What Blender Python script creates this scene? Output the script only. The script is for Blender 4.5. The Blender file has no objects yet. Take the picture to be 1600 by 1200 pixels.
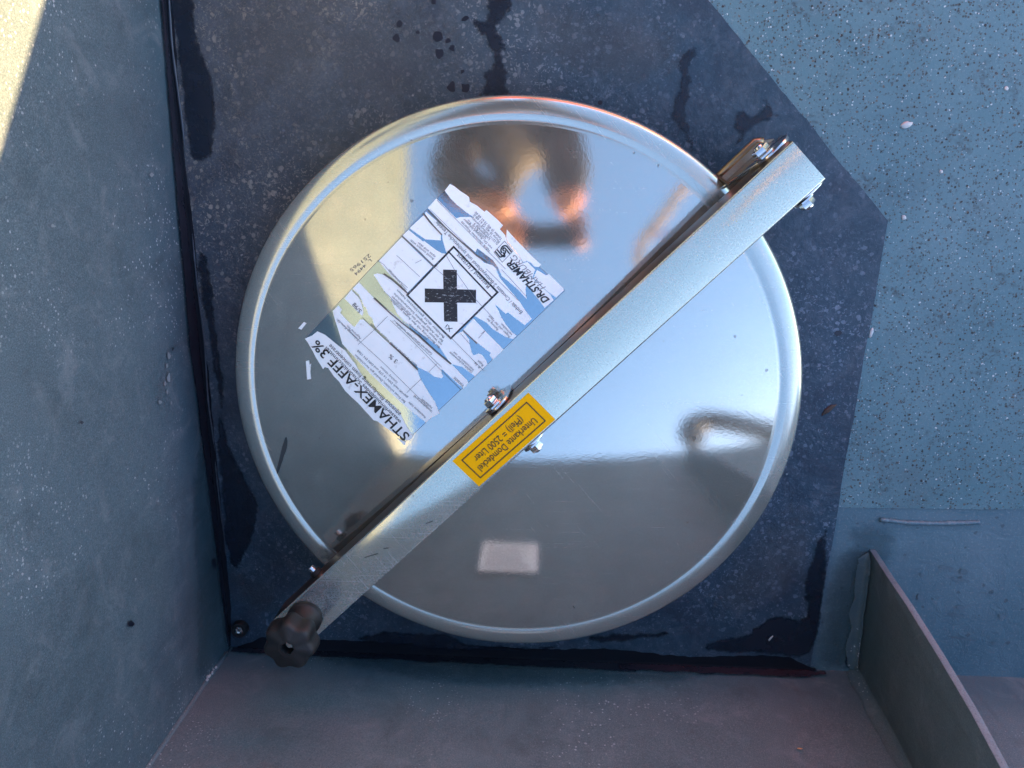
import bpy, bmesh, math, random
from mathutils import Vector, Matrix, noise
random.seed(7)
R = math.radians
scn = bpy.context.scene
col = scn.collection

# ------------------------------------------------------------------ camera
FPX, NVX, NVY, D = 1300.0, 892.0, 239.0, 0.80        # focal length (px of a 1600 wide frame), nadir pixel, height
def _basis():
    d = Vector((NVX-800, NVY-600, FPX)).normalized()
    x = (Vector((1, 0, 0)) - d*d.x).normalized()
    return x, d.cross(x), d
BX, BY, BD = _basis()
def c2w(v): return Vector((v.dot(BX), -v.dot(BY), -v.dot(BD)))
def ray(px, py): return c2w(Vector((px-800, py-600, FPX)))
def U(px, py, z=0.0):
    """measured position in the photograph -> place on the level z"""
    r = ray(px, py); t = (z-D)/r.z
    return Vector((r.x*t, r.y*t, z))
cam = bpy.data.cameras.new('camera'); cam_o = bpy.data.objects.new('camera', cam); col.objects.link(cam_o)
cam.sensor_width = 36; cam.lens = FPX/1600*36; cam.clip_start = 0.01; cam.clip_end = 2000
ex, ey, ez = c2w(Vector((1, 0, 0))), c2w(Vector((0, -1, 0))), c2w(Vector((0, 0, -1)))
m = Matrix((ex, ey, ez)).transposed().to_4x4(); m.translation = (0, 0, D)
cam_o.matrix_world = m
scn.camera = cam_o

# ------------------------------------------------------------------ light
SUN = Vector((1.0, -1.0, 0.75)).normalized()          # towards the sun
w = bpy.data.worlds.new('World'); scn.world = w; w.use_nodes = True
wn = w.node_tree; wn.nodes.clear()
sky = wn.nodes.new('ShaderNodeTexSky'); sky.sky_type = 'NISHITA'; sky.sun_disc = False
sky.sun_elevation = math.asin(SUN.z); sky.sun_rotation = math.atan2(SUN.x, SUN.y)
sky.air_density = 1.0; sky.dust_density = 1.0; sky.ozone_density = 2.6
bg = wn.nodes.new('ShaderNodeBackground'); bg.inputs['Strength'].default_value = 0.06
wo = wn.nodes.new('ShaderNodeOutputWorld')
wn.links.new(sky.outputs[0], bg.inputs[0]); wn.links.new(bg.outputs[0], wo.inputs[0])
sl = bpy.data.lights.new('sun', 'SUN'); sl.energy = 5.0; sl.angle = R(0.5); sl.color = (1, .585, .27)
so = bpy.data.objects.new('sun', sl); col.objects.link(so)
so.rotation_euler = (-SUN).to_track_quat('-Z', 'Y').to_euler(); so.location = (3, -3, 3)
scn.view_settings.view_transform = 'Standard'; scn.view_settings.look = 'None'
scn.view_settings.exposure = 3.65; scn.view_settings.gamma = 1

# ------------------------------------------------------------------ materials
class N:
    K = .76          # common scale of the paint and metal colours below
    def __init__(s, name):
        s.m = bpy.data.materials.new(name); s.m.use_nodes = True
        s.t = s.m.node_tree; s.b = s.t.nodes['Principled BSDF']
        s.co = s.t.nodes.new('ShaderNodeTexCoord').outputs['Object']
    def n(s, typ, **kw):
        x = s.t.nodes.new('ShaderNode'+typ)
        for k, v in kw.items(): setattr(x, k, v)
        return x
    def l(s, a, b): s.t.links.new(a, b)
    def mapped(s, scale):
        mp = s.n('Mapping'); mp.inputs['Scale'].default_value = scale; s.l(s.co, mp.inputs[0]); return mp.outputs[0]
    def noise(s, scale, det=3, rough=.5, co=None, dist=0):
        x = s.n('TexNoise'); x.inputs['Scale'].default_value = scale; x.inputs['Detail'].default_value = det
        x.inputs['Roughness'].default_value = rough; x.inputs['Distortion'].default_value = dist
        s.l(co or s.co, x.inputs['Vector']); return x.outputs['Fac']
    def ramp(s, fac, stops, interp='LINEAR'):
        x = s.n('ValToRGB'); e = x.color_ramp.elements; x.color_ramp.interpolation = interp
        while len(e) < len(stops): e.new(.5)
        for i, (p, c) in enumerate(stops):
            e[i].position = p; e[i].color = (c, c, c, 1) if not hasattr(c, '__len__') else (*c, 1)
        s.l(fac, x.inputs[0]); return x.outputs[0]
    def mix(s, fac, a, b, mode='MIX'):
        x = s.n('Mix', data_type='RGBA', blend_type=mode)
        for v, i in ((fac, 0), (a, 6), (b, 7)):
            if hasattr(v, 'links'): s.l(v, x.inputs[i])
            elif i == 0: x.inputs[0].default_value = v
            else: x.inputs[i].default_value = (*(c_*N.K for c_ in v), 1)
        return x.outputs[2]
    def math(s, op, a, b=0.0):
        x = s.n('Math', operation=op)
        for v, i in ((a, 0), (b, 1)):
            if hasattr(v, 'links'): s.l(v, x.inputs[i])
            else: x.inputs[i].default_value = v
        return x.outputs[0]
    def speck(s, scale, thr, sel, rnd=1.0, soft=.04):
        """mask of small dots: thr = dot radius in cells, sel = share of the cells that carry one"""
        v = s.n('TexVoronoi'); v.inputs['Scale'].default_value = scale; v.inputs['Randomness'].default_value = rnd
        nz = s.n('TexNoise'); nz.inputs['Scale'].default_value = scale*1.7; nz.inputs['Detail'].default_value = 2; s.l(s.co, nz.inputs['Vector'])
        va = s.n('VectorMath', operation='MULTIPLY_ADD'); s.l(nz.outputs['Color'], va.inputs[0]); va.inputs[1].default_value = (.55/scale,)*3; s.l(s.co, va.inputs[2])
        s.l(va.outputs[0], v.inputs['Vector'])
        sp = s.n('SeparateColor'); s.l(v.outputs['Color'], sp.inputs[0])
        keep = s.math('LESS_THAN', sp.outputs[0], sel)
        rad = s.math('MULTIPLY', s.math('ADD', sp.outputs[1], .35), thr)
        inside = s.math('DIVIDE', s.math('SUBTRACT', rad, v.outputs['Distance']), soft)
        c = s.n('Clamp'); s.l(inside, c.inputs[0])
        return s.math('MULTIPLY', c.outputs[0], keep)
    def bump(s, h, strength=.3, dist=.001, prev=None):
        x = s.n('Bump'); x.inputs['Strength'].default_value = strength; x.inputs['Distance'].default_value = dist
        s.l(h, x.inputs['Height'])
        if prev: s.l(prev, x.inputs['Normal'])
        return x.outputs[0]
    def out(s, color=None, rough=None, normal=None, metal=None, spec=None):
        for v, k in ((color, 'Base Color'), (rough, 'Roughness'), (normal, 'Normal'), (metal, 'Metallic'), (spec, 'Specular IOR Level')):
            if v is None: continue
            if hasattr(v, 'links'): s.l(v, s.b.inputs[k])
            elif hasattr(v, '__len__'): s.b.inputs[k].default_value = (*v, 1)
            else: s.b.inputs[k].default_value = v
        return s.m

def plain(name, c, rough=.5, metal=0., var=.12, scale=60, bump=.1, spec=.5):
    n = N(name); f = n.noise(scale, 4)
    c2 = tuple(x*(1-var*2) for x in c)
    return n.out(n.mix(f, c, c2), rough, n.bump(n.noise(scale*6, 3), bump, .0005), metal, spec)

def wall_paint(name, c, dust=(.42, .44, .46), damp=.55):
    n = N(name)
    big = n.noise(3.5, 3, .55)
    c1 = n.mix(n.ramp(big, [(.35, 0.), (.68, 1.)]), tuple(x*.86 for x in c), tuple(x*1.14 for x in c))
    streak = n.noise(1., 4, .6, n.mapped((9, 9, 1.6)))
    c1 = n.mix(n.math('MULTIPLY', n.ramp(streak, [(.45, 0.), (.7, 1.)]), .32), c1, tuple(x*.6 for x in c))
    fine = n.noise(900, 2, .7)
    c1 = n.mix(n.math('MULTIPLY', n.ramp(fine, [(.46, 0.), (.72, 1.)]), .55), c1, dust)
    c1 = n.mix(n.math('MULTIPLY', n.ramp(n.noise(720, 2, .6), [(.28, 1.), (.48, 0.)]), .45), c1, tuple(x*.35 for x in c))
    xyz = n.n('SeparateXYZ'); n.l(n.co, xyz.inputs[0])
    zz = n.math('ADD', xyz.outputs[2], n.math('MULTIPLY', n.math('SUBTRACT', n.noise(9, 4, .6), .5), .09))
    c1 = n.mix(n.math('MULTIPLY', n.ramp(zz, [(.02, 1.), (.085, 0.)]), .6), c1, (.045, .115, .150))
    patch = n.ramp(n.noise(7, 2), [(.5, 0.), (.62, 1.)])
    sp = n.math('MULTIPLY', n.speck(330, .30, .35), patch)
    c1 = n.mix(n.math('MULTIPLY', sp, .75), c1, (.55, .60, .63))
    scuff = n.ramp(n.noise(22, 8, .75, None, .8), [(.52, 0.), (.66, 1.)])
    c1 = n.mix(n.math('MULTIPLY', scuff, .30), c1, (.30, .33, .35))
    grime = n.ramp(n.noise(13, 7, .7, None, .4), [(.54, 0.), (.72, 1.)])
    c1 = n.mix(n.math('MULTIPLY', grime, .42), c1, tuple(x*.38 for x in c))
    drip = n.ramp(n.noise(1., 5, .6, n.mapped((60, 60, 5))), [(.60, 0.), (.72, 1.)])
    c1 = n.mix(n.math('MULTIPLY', drip, .28), c1, tuple(x*.5 for x in c))
    rust = n.speck(38, .07, .10, soft=.03)
    c1 = n.mix(n.math('MULTIPLY', rust, .6), c1, (.10, .06, .04))
    chip = n.speck(14, .05, .22, soft=.02)
    c1 = n.mix(n.math('MULTIPLY', chip, .7), c1, (.6, .58, .55))
    h = n.bump(n.noise(700, 3, .6), .35, .0006)
    h = n.bump(n.noise(25, 5, .6), .45, .004, h)
    return n.out(c1, n.ramp(n.noise(40, 3), [(0, .42), (1, .7)]), h, spec=.35)

M = {}
M['wall'] = wall_paint('grey_blue_wall_paint', (.086, .134, .160), (.27, .32, .35))
M['wall2'] = wall_paint('grey_wall_paint', (.148, .200, .222), (.33, .37, .38))
def floor_paint():
    n = N('smooth_floor_paint'); f = n.noise(9, 5, .6)
    c = n.mix(n.ramp(f, [(.3, 0.), (.7, 1.)]), (.082, .165, .205), (.14, .225, .265))
    c = n.mix(n.math('MULTIPLY', n.ramp(n.noise(420, 3), [(.55, 0.), (.75, 1.)]), .35), c, (.4, .42, .42))
    c = n.mix(n.math('MULTIPLY', n.speck(120, .22, .2), .5), c, (.05, .06, .07))
    h = n.bump(n.noise(60, 5, .6, None, 1.), .5, .002); h = n.bump(n.noise(600, 2), .2, .0005, h)
    return n.out(c, .48, h)
M['floor'] = floor_paint()
def grit_paint():
    n = N('anti_slip_grit_paint')
    big = n.ramp(n.noise(8, 4, .6), [(.3, 0.), (.7, 1.)])
    c = n.mix(big, (.092, .205, .238), (.145, .262, .292))
    dirt = n.ramp(n.noise(11, 5, .65), [(.52, 0.), (.75, 1.)])
    c = n.mix(n.math('MULTIPLY', dirt, .35), c, (.07, .085, .10))
    d1 = n.speck(430, .36, .42, soft=.10); d2 = n.speck(290, .30, .30, soft=.08)
    tn = n.noise(330, 2, .5); c = n.mix(n.math('MULTIPLY', n.ramp(tn, [(.62, 0.), (.68, 1.)]), .6), c, (.045, .05, .055))
    c = n.mix(n.math('MULTIPLY', d1, .8), c, (.06, .052, .045))
    c = n.mix(n.math('MULTIPLY', d2, .95), c, (.03, .026, .025))
    d4 = n.speck(240, .26, .20, soft=.08)
    c = n.mix(n.math('MULTIPLY', d4, .75), c, (.14, .085, .055))
    w1 = n.speck(260, .20, .14, soft=.06); w2 = n.speck(95, .08, .07, soft=.03); w3 = n.speck(420, .27, .16, soft=.08)
    for q, a in ((w1, .75), (w2, .9), (w3, .5)): c = n.mix(n.math('MULTIPLY', q, a), c, (.80, .84, .84))
    tw = n.noise(480, 2, .6); c = n.mix(n.math('MULTIPLY', n.ramp(tw, [(.60, 0.), (.70, 1.)]), .40), c, (.30, .38, .40))
    clump = n.math('MULTIPLY', n.ramp(n.noise(24, 6, .7, None, .5), [(.55, 0.), (.68, 1.)]), n.ramp(n.noise(260, 3), [(.42, 0.), (.6, 1.)]))
    c = n.mix(n.math('MULTIPLY', clump, .75), c, (.04, .045, .05))
    hh = n.math('ADD', n.math('ADD', d1, d2), n.math('ADD', w1, w2))
    h = n.bump(hh, .6, .0008); h = n.bump(n.noise(500, 3, .6), .5, .0008, h); h = n.bump(n.noise(14, 3), .25, .004, h)
    return n.out(c, .55, h)
M['grit'] = grit_paint()
def coat():
    n = N('dark_sealed_coating')
    big = n.noise(6, 5, .6)
    c = n.mix(n.ramp(big, [(.3, 0.), (.72, 1.)]), (.010, .040, .068), (.026, .066, .102))
    mott = n.noise(70, 8, .72, None, 1.1)
    xz = n.n('SeparateXYZ'); n.l(n.co, xz.inputs[0])
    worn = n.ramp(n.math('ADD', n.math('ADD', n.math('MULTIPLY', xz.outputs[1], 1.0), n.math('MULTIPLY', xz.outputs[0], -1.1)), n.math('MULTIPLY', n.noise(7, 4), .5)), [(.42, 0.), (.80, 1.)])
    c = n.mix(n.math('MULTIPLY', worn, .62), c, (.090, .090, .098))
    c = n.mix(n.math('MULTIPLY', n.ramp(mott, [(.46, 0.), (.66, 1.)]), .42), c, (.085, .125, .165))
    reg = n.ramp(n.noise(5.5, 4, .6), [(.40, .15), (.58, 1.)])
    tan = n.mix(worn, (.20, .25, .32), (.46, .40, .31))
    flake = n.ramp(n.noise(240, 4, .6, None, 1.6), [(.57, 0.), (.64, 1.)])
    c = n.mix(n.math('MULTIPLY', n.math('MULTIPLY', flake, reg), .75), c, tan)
    fs = n.math('MAXIMUM', n.speck(170, .34, .40, soft=.10), n.speck(95, .26, .28, soft=.08))
    c = n.mix(n.math('MULTIPLY', n.math('MULTIPLY', fs, reg), .7), c, tan)
    blot = n.ramp(n.noise(62, 6, .66, None, 1.2), [(.60, 0.), (.70, 1.)])
    c = n.mix(n.math('MULTIPLY', n.math('MULTIPLY', blot, reg), .6), c, tan)
    rub = n.ramp(n.noise(16, 9, .78, None, 1.5), [(.50, 0.), (.62, 1.)])
    c = n.mix(n.math('MULTIPLY', rub, .30), c, (.13, .15, .18))
    dk = n.ramp(n.noise(9, 7, .7, None, 1.0), [(.50, 0.), (.64, 1.)])
    c = n.mix(n.math('MULTIPLY', dk, .45), c, (.012, .022, .045))
    c = n.mix(n.math('MULTIPLY', n.speck(230, .24, .20), .35), c, (.22, .24, .29))
    c = n.mix(n.math('MULTIPLY', n.speck(150, .13, .05), .7), c, (.42, .42, .42))
    c = n.mix(n.math('MULTIPLY', n.math('MULTIPLY', n.ramp(n.noise(260, 5, .7, None, 2.), [(.54, 0.), (.62, 1.)]), worn), .5), c, (.20, .185, .155))
    h = n.bump(n.noise(38, 5, .6, None, .5), .55, .003); h = n.bump(n.noise(350, 4, .6), .4, .0008, h)
    return n.out(c, n.ramp(n.noise(20, 4), [(.3, .34), (.7, .6)]), h)
M['coat'] = coat()
def wet():
    n = N('damp_coating')
    c = n.mix(n.noise(18, 4), (.008, .011, .022), (.017, .021, .036))
    return n.out(c, .30, n.bump(n.noise(45, 4), .35, .002), spec=.4)
M['wet'] = wet()
M['seal'] = plain('dark_sealant', (.010, .015, .024), .85, 0, .3, 30, .6, .15)
def steel(name, c, r0, r1, haze=.12, hazec=(.55, .57, .58), scratch=.05):
    n = N(name)
    f = n.noise(600, 3, .7)
    cl = n.noise(9, 5, .6)
    colr = n.mix(n.ramp(f, [(.3, 0.), (.7, 1.)]), c, tuple(x*.86 for x in c))
    colr = n.mix(n.math('MULTIPLY', n.ramp(cl, [(.4, 0.), (.7, 1.)]), .18), colr, tuple(x*.75 for x in c))
    colr = n.mix(n.math('MULTIPLY', n.speck(95, .12, .10), .6), colr, (.12, .11, .10))
    wipe = n.noise(1., 6, .7, n.mapped((10, 34, 10)), 1.2)
    smear = n.ramp(n.noise(6, 8, .72, None, 1.4), [(.44, 0.), (.62, 1.)])
    rg = n.math('ADD', n.ramp(n.noise(14, 5, .65), [(.3, r0), (.7, r1)]), n.math('MULTIPLY', smear, (r1-r0)*.5))
    sc = n.noise(1., 4, .7, n.mapped((26, 420, 26)))
    h = n.bump(n.noise(1500, 2, .6), scratch, .0002); h = n.bump(n.noise(5, 3, .5), .35, .0011, h); h = n.bump(n.noise(330, 3, .7), .10, .0003, h)
    n.out(colr, rg, h, 1.0)
    # a thin dry film of dust over the metal
    dif = n.n('BsdfDiffuse'); dif.inputs[0].default_value = (*hazec, 1)
    mx = n.n('MixShader'); fz = n.ramp(n.math('ADD', n.math('ADD', n.math('MULTIPLY', n.noise(5, 6, .65), .42), n.math('MULTIPLY', wipe, .28)), n.math('MULTIPLY', n.ramp(n.noise(560, 3, .75), [(.34, .22), (.66, .78)]), .3)), [(.35, haze*.5), (.68, haze*1.5)])
    s1 = n.ramp(n.noise(1., 2, .5, n.mapped((9, 1100, 9))), [(.655, 0.), (.70, 1.)])
    mp2 = n.n('Mapping'); mp2.inputs['Rotation'].default_value = (0, 0, .9); n.l(n.co, mp2.inputs[0])
    mp3 = n.n('Mapping'); mp3.inputs['Scale'].default_value = (12, 900, 12); n.l(mp2.outputs[0], mp3.inputs[0])
    s2 = n.ramp(n.noise(1., 2, .5, mp3.outputs[0]), [(.665, 0.), (.71, 1.)])
    spots = n.math('MULTIPLY', n.speck(70, .22, .22, soft=.10), .5)
    fz = n.math('ADD', fz, n.math('MULTIPLY', n.math('ADD', n.math('ADD', s1, s2), spots), haze*.55))
    n.l(fz, mx.inputs[0]); n.l(n.b.outputs[0], mx.inputs[1]); n.l(dif.outputs[0], mx.inputs[2])
    n.l(mx.outputs[0], n.t.nodes['Material Output'].inputs[0])
    return n.m
M['steel'] = steel('stainless_steel', (.78, .82, .74), .045, .072, .14, (.60, .56, .50))
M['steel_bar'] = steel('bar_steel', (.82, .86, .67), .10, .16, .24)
M['steel_clean'] = steel('bolt_steel', (.86, .85, .83), .10, .16, .03)
M['film'] = steel('clear_film_on_steel', (.50, .66, .72), .04, .07, .02)
M['rim'] = steel('rim_steel', (.72, .77, .68), .16, .22, .16, (.60, .58, .54), .01)
def paper():
    n = N('label_paper')
    c = n.mix(n.noise(70, 4), (.95, .96, .94), (.86, .90, .90))
    c = n.mix(n.math('MULTIPLY', n.ramp(n.noise(160, 4, .6), [(.62, 0.), (.72, 1.)]), .4), c, (.45, .42, .38))
    return n.out(c, .35, n.bump(n.noise(50, 3), .25, .0006))
N.K = 1.0
M['paper'] = paper()
N.K = .76
def worn_ink():
    n = N('worn_black_print')
    a = n.ramp(n.noise(1., 3, .7, n.mapped((260, 700, 100))), [(.60, 0.), (.63, 1.)])
    c = n.mix(n.math('MULTIPLY', a, .6), (.012, .014, .02), (.62, .64, .66))
    return n.out(c, .4)
M['worn'] = worn_ink()
M['ink'] = plain('black_ink', (.014, .022, .028), .4, 0, .2)
M['greyink'] = plain('small_print_ink', (.16, .18, .21), .5, 0, .2)
M['line'] = plain('thin_print_line', (.24, .25, .28), .5, 0, .2)
N.K = 1.0
M['yellow'] = plain('yellow_label', (1.0, .465, .0), .6, 0, .01, 40, .04, .12)
N.K = .76
M['brownink'] = plain('dark_label_print', (.045, .02, .008), .45, 0, .2)
M['knob'] = plain('black_plastic', (.018, .018, .018), .55, 0, .3, 200, .5)
M['rubber'] = plain('black_rubber', (.012, .012, .014), .6, 0, .3)
M['fin'] = wall_paint('grey_fin_paint', (.115, .155, .168), (.22, .26, .27))
M['finedge'] = wall_paint('skylit_edge_paint', (.24, .265, .31), (.36, .38, .42))  # lighter copy of the fin paint, skylight on the edge put into the colour
M['weld'] = plain('painted_weld', (.10, .125, .15), .55, 0, .35, 90, .7)
M['chip'] = plain('pale_chip', (.72, .73, .72), .6, 0, .15)
M['fleck'] = plain('pale_scratch', (.34, .40, .43), .6, 0, .3)
M['twig'] = plain('dead_leaf', (.11, .06, .04), .7, 0, .3)
M['neck'] = plain('neck_steel', (.20, .15, .11), .35, .8, .2)
M['brownsteel'] = steel('brown_reflection_steel', (.40, .30, .20), .24, .36, .10, (.16, .11, .07))  # stainless steel with its warm brown reflections put into the colour
M['barside'] = steel('brown_reflection_bar_side', (.26, .20, .16), .25, .35, .10, (.20, .15, .11))  # bar steel again, dark brown reflections painted into its sides and underside
M['teal'] = floor_paint(); M['teal'].name = 'brushed_teal_paint'
for nd in M['teal'].node_tree.nodes:
    if nd.type == 'MIX' and abs(nd.inputs[6].default_value[0]-.082*.76) < 1e-4 and abs(nd.inputs[6].default_value[1]-.165*.76) < 1e-4:
        nd.inputs[6].default_value = (.038, .076, .095, 1); nd.inputs[7].default_value = (.065, .114, .137, 1)
M['red'] = plain('red_paint', (.50, .06, .03), .35, 0, .05, 10, .05)
M['skin'] = plain('skin', (.60, .24, .13), .5, 0, .1)
M['jacket'] = plain('dark_jacket', (.026, .022, .020), .8, 0, .3, 20, .5)
M['trousers'] = plain('dark_trousers', (.05, .055, .07), .8, 0, .3)
M['phone'] = plain('black_phone_glass', (.015, .015, .018), .15, 0, .1)
M['hair'] = plain('brown_hair', (.10, .05, .03), .6, 0, .3)
M['concrete'] = plain('yard_ground', (.22, .21, .19), .8, 0, .2, 2, .5)

# ------------------------------------------------------------------ builders
def props(o, label=None, cat=None, group=None, kind=None):
    if label: o['label'] = label
    if cat: o['category'] = cat
    if group: o['group'] = group
    if kind: o['kind'] = kind
    return o
def thing(name, loc, label, cat, group=None):
    o = bpy.data.objects.new(name, None); col.objects.link(o); o.location = loc; o.empty_display_size = .02
    return props(o, label, cat, group)
def wloc(o):
    v = Vector((0, 0, 0))
    while o: v += o.location; o = o.parent
    return v
def link(name, bm, mat, parent=None, smooth=False, loc=None, cyl=None):
    """bm is in world coordinates; the object keeps a local origin"""
    base = wloc(parent) if parent else Vector((0, 0, 0))
    off = Vector(loc) if loc is not None else base
    bmesh.ops.translate(bm, verts=bm.verts, vec=-off)
    me = bpy.data.meshes.new(name); bm.to_mesh(me); bm.free()
    if smooth:
        for p in me.polygons: p.use_smooth = True
        if smooth != 'all':
            try: me.set_sharp_from_angle(angle=R(smooth if smooth is not True else 35))
            except Exception: pass
    me.materials.append(mat)
    o = bpy.data.objects.new(name, me); col.objects.link(o); o.location = off-base
    if parent: o.parent = parent
    return o
def box(bm, lo, hi, bevel=0):
    vs = [bm.verts.new((x, y, z)) for x in (lo[0], hi[0]) for y in (lo[1], hi[1]) for z in (lo[2], hi[2])]
    fs = [bm.faces.new([vs[i] for i in f]) for f in ((0, 1, 3, 2), (4, 6, 7, 5), (0, 4, 5, 1), (2, 3, 7, 6), (0, 2, 6, 4), (1, 5, 7, 3))]
    if bevel: bmesh.ops.bevel(bm, geom=list({e for f in fs for e in f.edges}), offset=bevel, segments=2, affect='EDGES', profile=.6)
def prism(bm, poly, z0, z1, bevel=0, seg=2):
    """poly: 2D points (counter-clockwise), extruded upwards"""
    b = [bm.verts.new((p[0], p[1], z0)) for p in poly]; t = [bm.verts.new((p[0], p[1], z1)) for p in poly]
    n = len(poly); fb = bm.faces.new(b[::-1]); ft = bm.faces.new(t)
    for i in range(n): bm.faces.new((b[i], b[(i+1) % n], t[(i+1) % n], t[i]))
    if bevel: bmesh.ops.bevel(bm, geom=list(ft.edges), offset=bevel, segments=seg, affect='EDGES', profile=.5)
def frame_prism(bm, poly, o, u, v, w, t0, t1, bevel=0):
    """poly in the plane (u,v) from o, thickness along w"""
    a = [bm.verts.new(o+u*p[0]+v*p[1]+w*t0) for p in poly]; b = [bm.verts.new(o+u*p[0]+v*p[1]+w*t1) for p in poly]
    n = len(poly); f1 = bm.faces.new(a[::-1]); f2 = bm.faces.new(b)
    for i in range(n): bm.faces.new((a[i], a[(i+1) % n], b[(i+1) % n], b[i]))
    bmesh.ops.recalc_face_normals(bm, faces=bm.faces)
    if bevel: bmesh.ops.bevel(bm, geom=list(f1.edges)+list(f2.edges), offset=bevel, segments=2, affect='EDGES', profile=.5)
def lathe(bm, prof, c, n=96, axis=None, rfun=None):
    """prof: list of (r, z) around the axis through c"""
    az = Vector((0, 0, 1)) if axis is None else axis.normalized()
    ax = az.orthogonal().normalized(); ay = az.cross(ax)
    rings = []
    for r, z in prof:
        if r < 1e-6: rings.append([bm.verts.new(c+az*z)]); continue
        rg = []
        for k in range(n):
            a = 2*math.pi*k/n; rr = r*(rfun(a, z) if rfun else 1)
            rg.append(bm.verts.new(c+ax*math.cos(a)*rr+ay*math.sin(a)*rr+az*z))
        rings.append(rg)
    for a, b in zip(rings, rings[1:]):
        if len(a) == 1 and len(b) == 1: continue
        for k in range(n):
            k2 = (k+1) % n
            if len(a) == 1: bm.faces.new((a[0], b[k], b[k2]))
            elif len(b) == 1: bm.faces.new((a[k], a[k2], b[0]))
            else: bm.faces.new((a[k], a[k2], b[k2], b[k]))
    bmesh.ops.recalc_face_normals(bm, faces=bm.faces)
def tube(bm, pts, r, n=12, rf=None, cap=True):
    pts = [Vector(p) for p in pts]; rings = []
    prev = None
    for i, p in enumerate(pts):
        t = (pts[min(i+1, len(pts)-1)]-pts[max(i-1, 0)]).normalized()
        if prev is None: a = t.orthogonal().normalized()
        else: a = (prev-t*prev.dot(t)).normalized()
        prev = a; b = t.cross(a); rr = r*(rf(i) if rf else 1)
        rings.append([bm.verts.new(p+(a*math.cos(q)+b*math.sin(q))*rr) for q in [2*math.pi*k/n for k in range(n)]])
    for A, B in zip(rings, rings[1:]):
        for k in range(n): bm.faces.new((A[k], A[(k+1) % n], B[(k+1) % n], B[k]))
    if cap: bm.faces.new(rings[0][::-1]); bm.faces.new(rings[-1])
def smoothline(pts, k=8):
    pts = [Vector(p) for p in pts]; out = []
    for i in range(len(pts)-1):
        p0, p1, p2, p3 = pts[max(i-1, 0)], pts[i], pts[i+1], pts[min(i+2, len(pts)-1)]
        for j in range(k):
            t = j/k
            out.append(.5*((2*p1)+(p2-p0)*t+(2*p0-5*p1+4*p2-p3)*t*t+(3*p1-p0-3*p2+p3)*t**3))
    return out+[pts[-1]]
def hexagon(c, u, v, w, r, t0, t1, bm, bevel=.0008):
    frame_prism(bm, [(r*math.cos(R(60*k+15)), r*math.sin(R(60*k+15))) for k in range(6)], c, u, v, w, t0, t1, bevel)

# ------------------------------------------------------------------ the lid's surface
LC = Vector((-.0500, -.2155, 0)); RC = 1.5; ZC = .085; RR = .2587
def zdome(x, y):
    r2 = (x-LC.x)**2+(y-LC.y)**2
    return ZC-r2/(2*RC)
def on_dome(px, py, off=0.0):
    z = ZC
    for _ in range(8): p = U(px, py, z); z = zdome(p.x, p.y)
    return Vector((p.x, p.y, z+off))
def decal_bm(pts, off, zf=zdome, step=.012):
    """flat sheet with the outline pts (world xy) laid on the surface zf"""
    bm = bmesh.new(); f = bm.faces.new([bm.verts.new((p[0], p[1], 0)) for p in pts])
    f.normal_update()
    if f.normal.z < 0: f.normal_flip()
    xs = [p[0] for p in pts]; ys = [p[1] for p in pts]
    if zf is zdome:
        for lo, hi, nrm in ((min(xs), max(xs), Vector((1, 0, 0))), (min(ys), max(ys), Vector((0, 1, 0)))):
            q = math.ceil(lo/step)*step
            while q < hi:
                bmesh.ops.bisect_plane(bm, geom=bm.verts[:]+bm.edges[:]+bm.faces[:], plane_co=nrm*q, plane_no=nrm); q += step
    for v in bm.verts: v.co.z = zf(v.co.x, v.co.y)+off
    return bm
def outline(bm, pts, width, off, zf=zdome, closed=True):
    """thin printed stroke along pts"""
    n = len(pts)
    for i in range(n if closed else n-1):
        a = Vector(pts[i][:2]); b = Vector(pts[(i+1) % n][:2]); L = (b-a).length
        if L < 1e-6: continue
        d = (b-a)/L; q = Vector((-d.y, d.x))*width/2; a = a-d*width/2*0.98; L += width*.98
        k = max(1, int(L/.012)); prev = None
        for j in range(k+1):
            c = a+d*L*j/k; p = [c+q, c-q]
            vs = [bm.verts.new((v.x, v.y, zf(v.x, v.y)+off+i*1e-6)) for v in p]
            if prev: bm.faces.new((prev[0], prev[1], vs[1], vs[0]))
            prev = vs
def text_bm(bm, s, p0, p1, height, off, zf=zdome, weight=0.0, shear=0.0, fill=True):
    """flat lettering from p0 to p1 (world xy of the baseline), cap height in metres"""
    cu = bpy.data.curves.new('t', 'FONT'); cu.body = s; cu.size = 1; cu.offset = weight; cu.shear = shear
    cu.resolution_u = 3
    o = bpy.data.objects.new('t', cu); col.objects.link(o)
    dg = bpy.context.evaluated_depsgraph_get(); me = bpy.data.meshes.new_from_object(o.evaluated_get(dg))
    a = Vector(p0[:2]); b = Vector(p1[:2]); r = (b-a).normalized(); u = Vector((-r.y, r.x))
    xs = [v.co.x for v in me.vertices]
    if xs:
        x0, x1 = min(xs), max(xs); sx = (b-a).length/(x1-x0); sy = height/.70
        vs = []
        for v in me.vertices:
            q = a+r*(v.co.x-x0)*sx+u*v.co.y*sy; vs.append(bm.verts.new((q.x, q.y, zf(q.x, q.y)+off)))
        for p in me.polygons:
            try: bm.faces.new([vs[i] for i in p.vertices])
            except ValueError: pass
    bpy.data.objects.remove(o); bpy.data.curves.remove(cu); bpy.data.meshes.remove(me)

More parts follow.
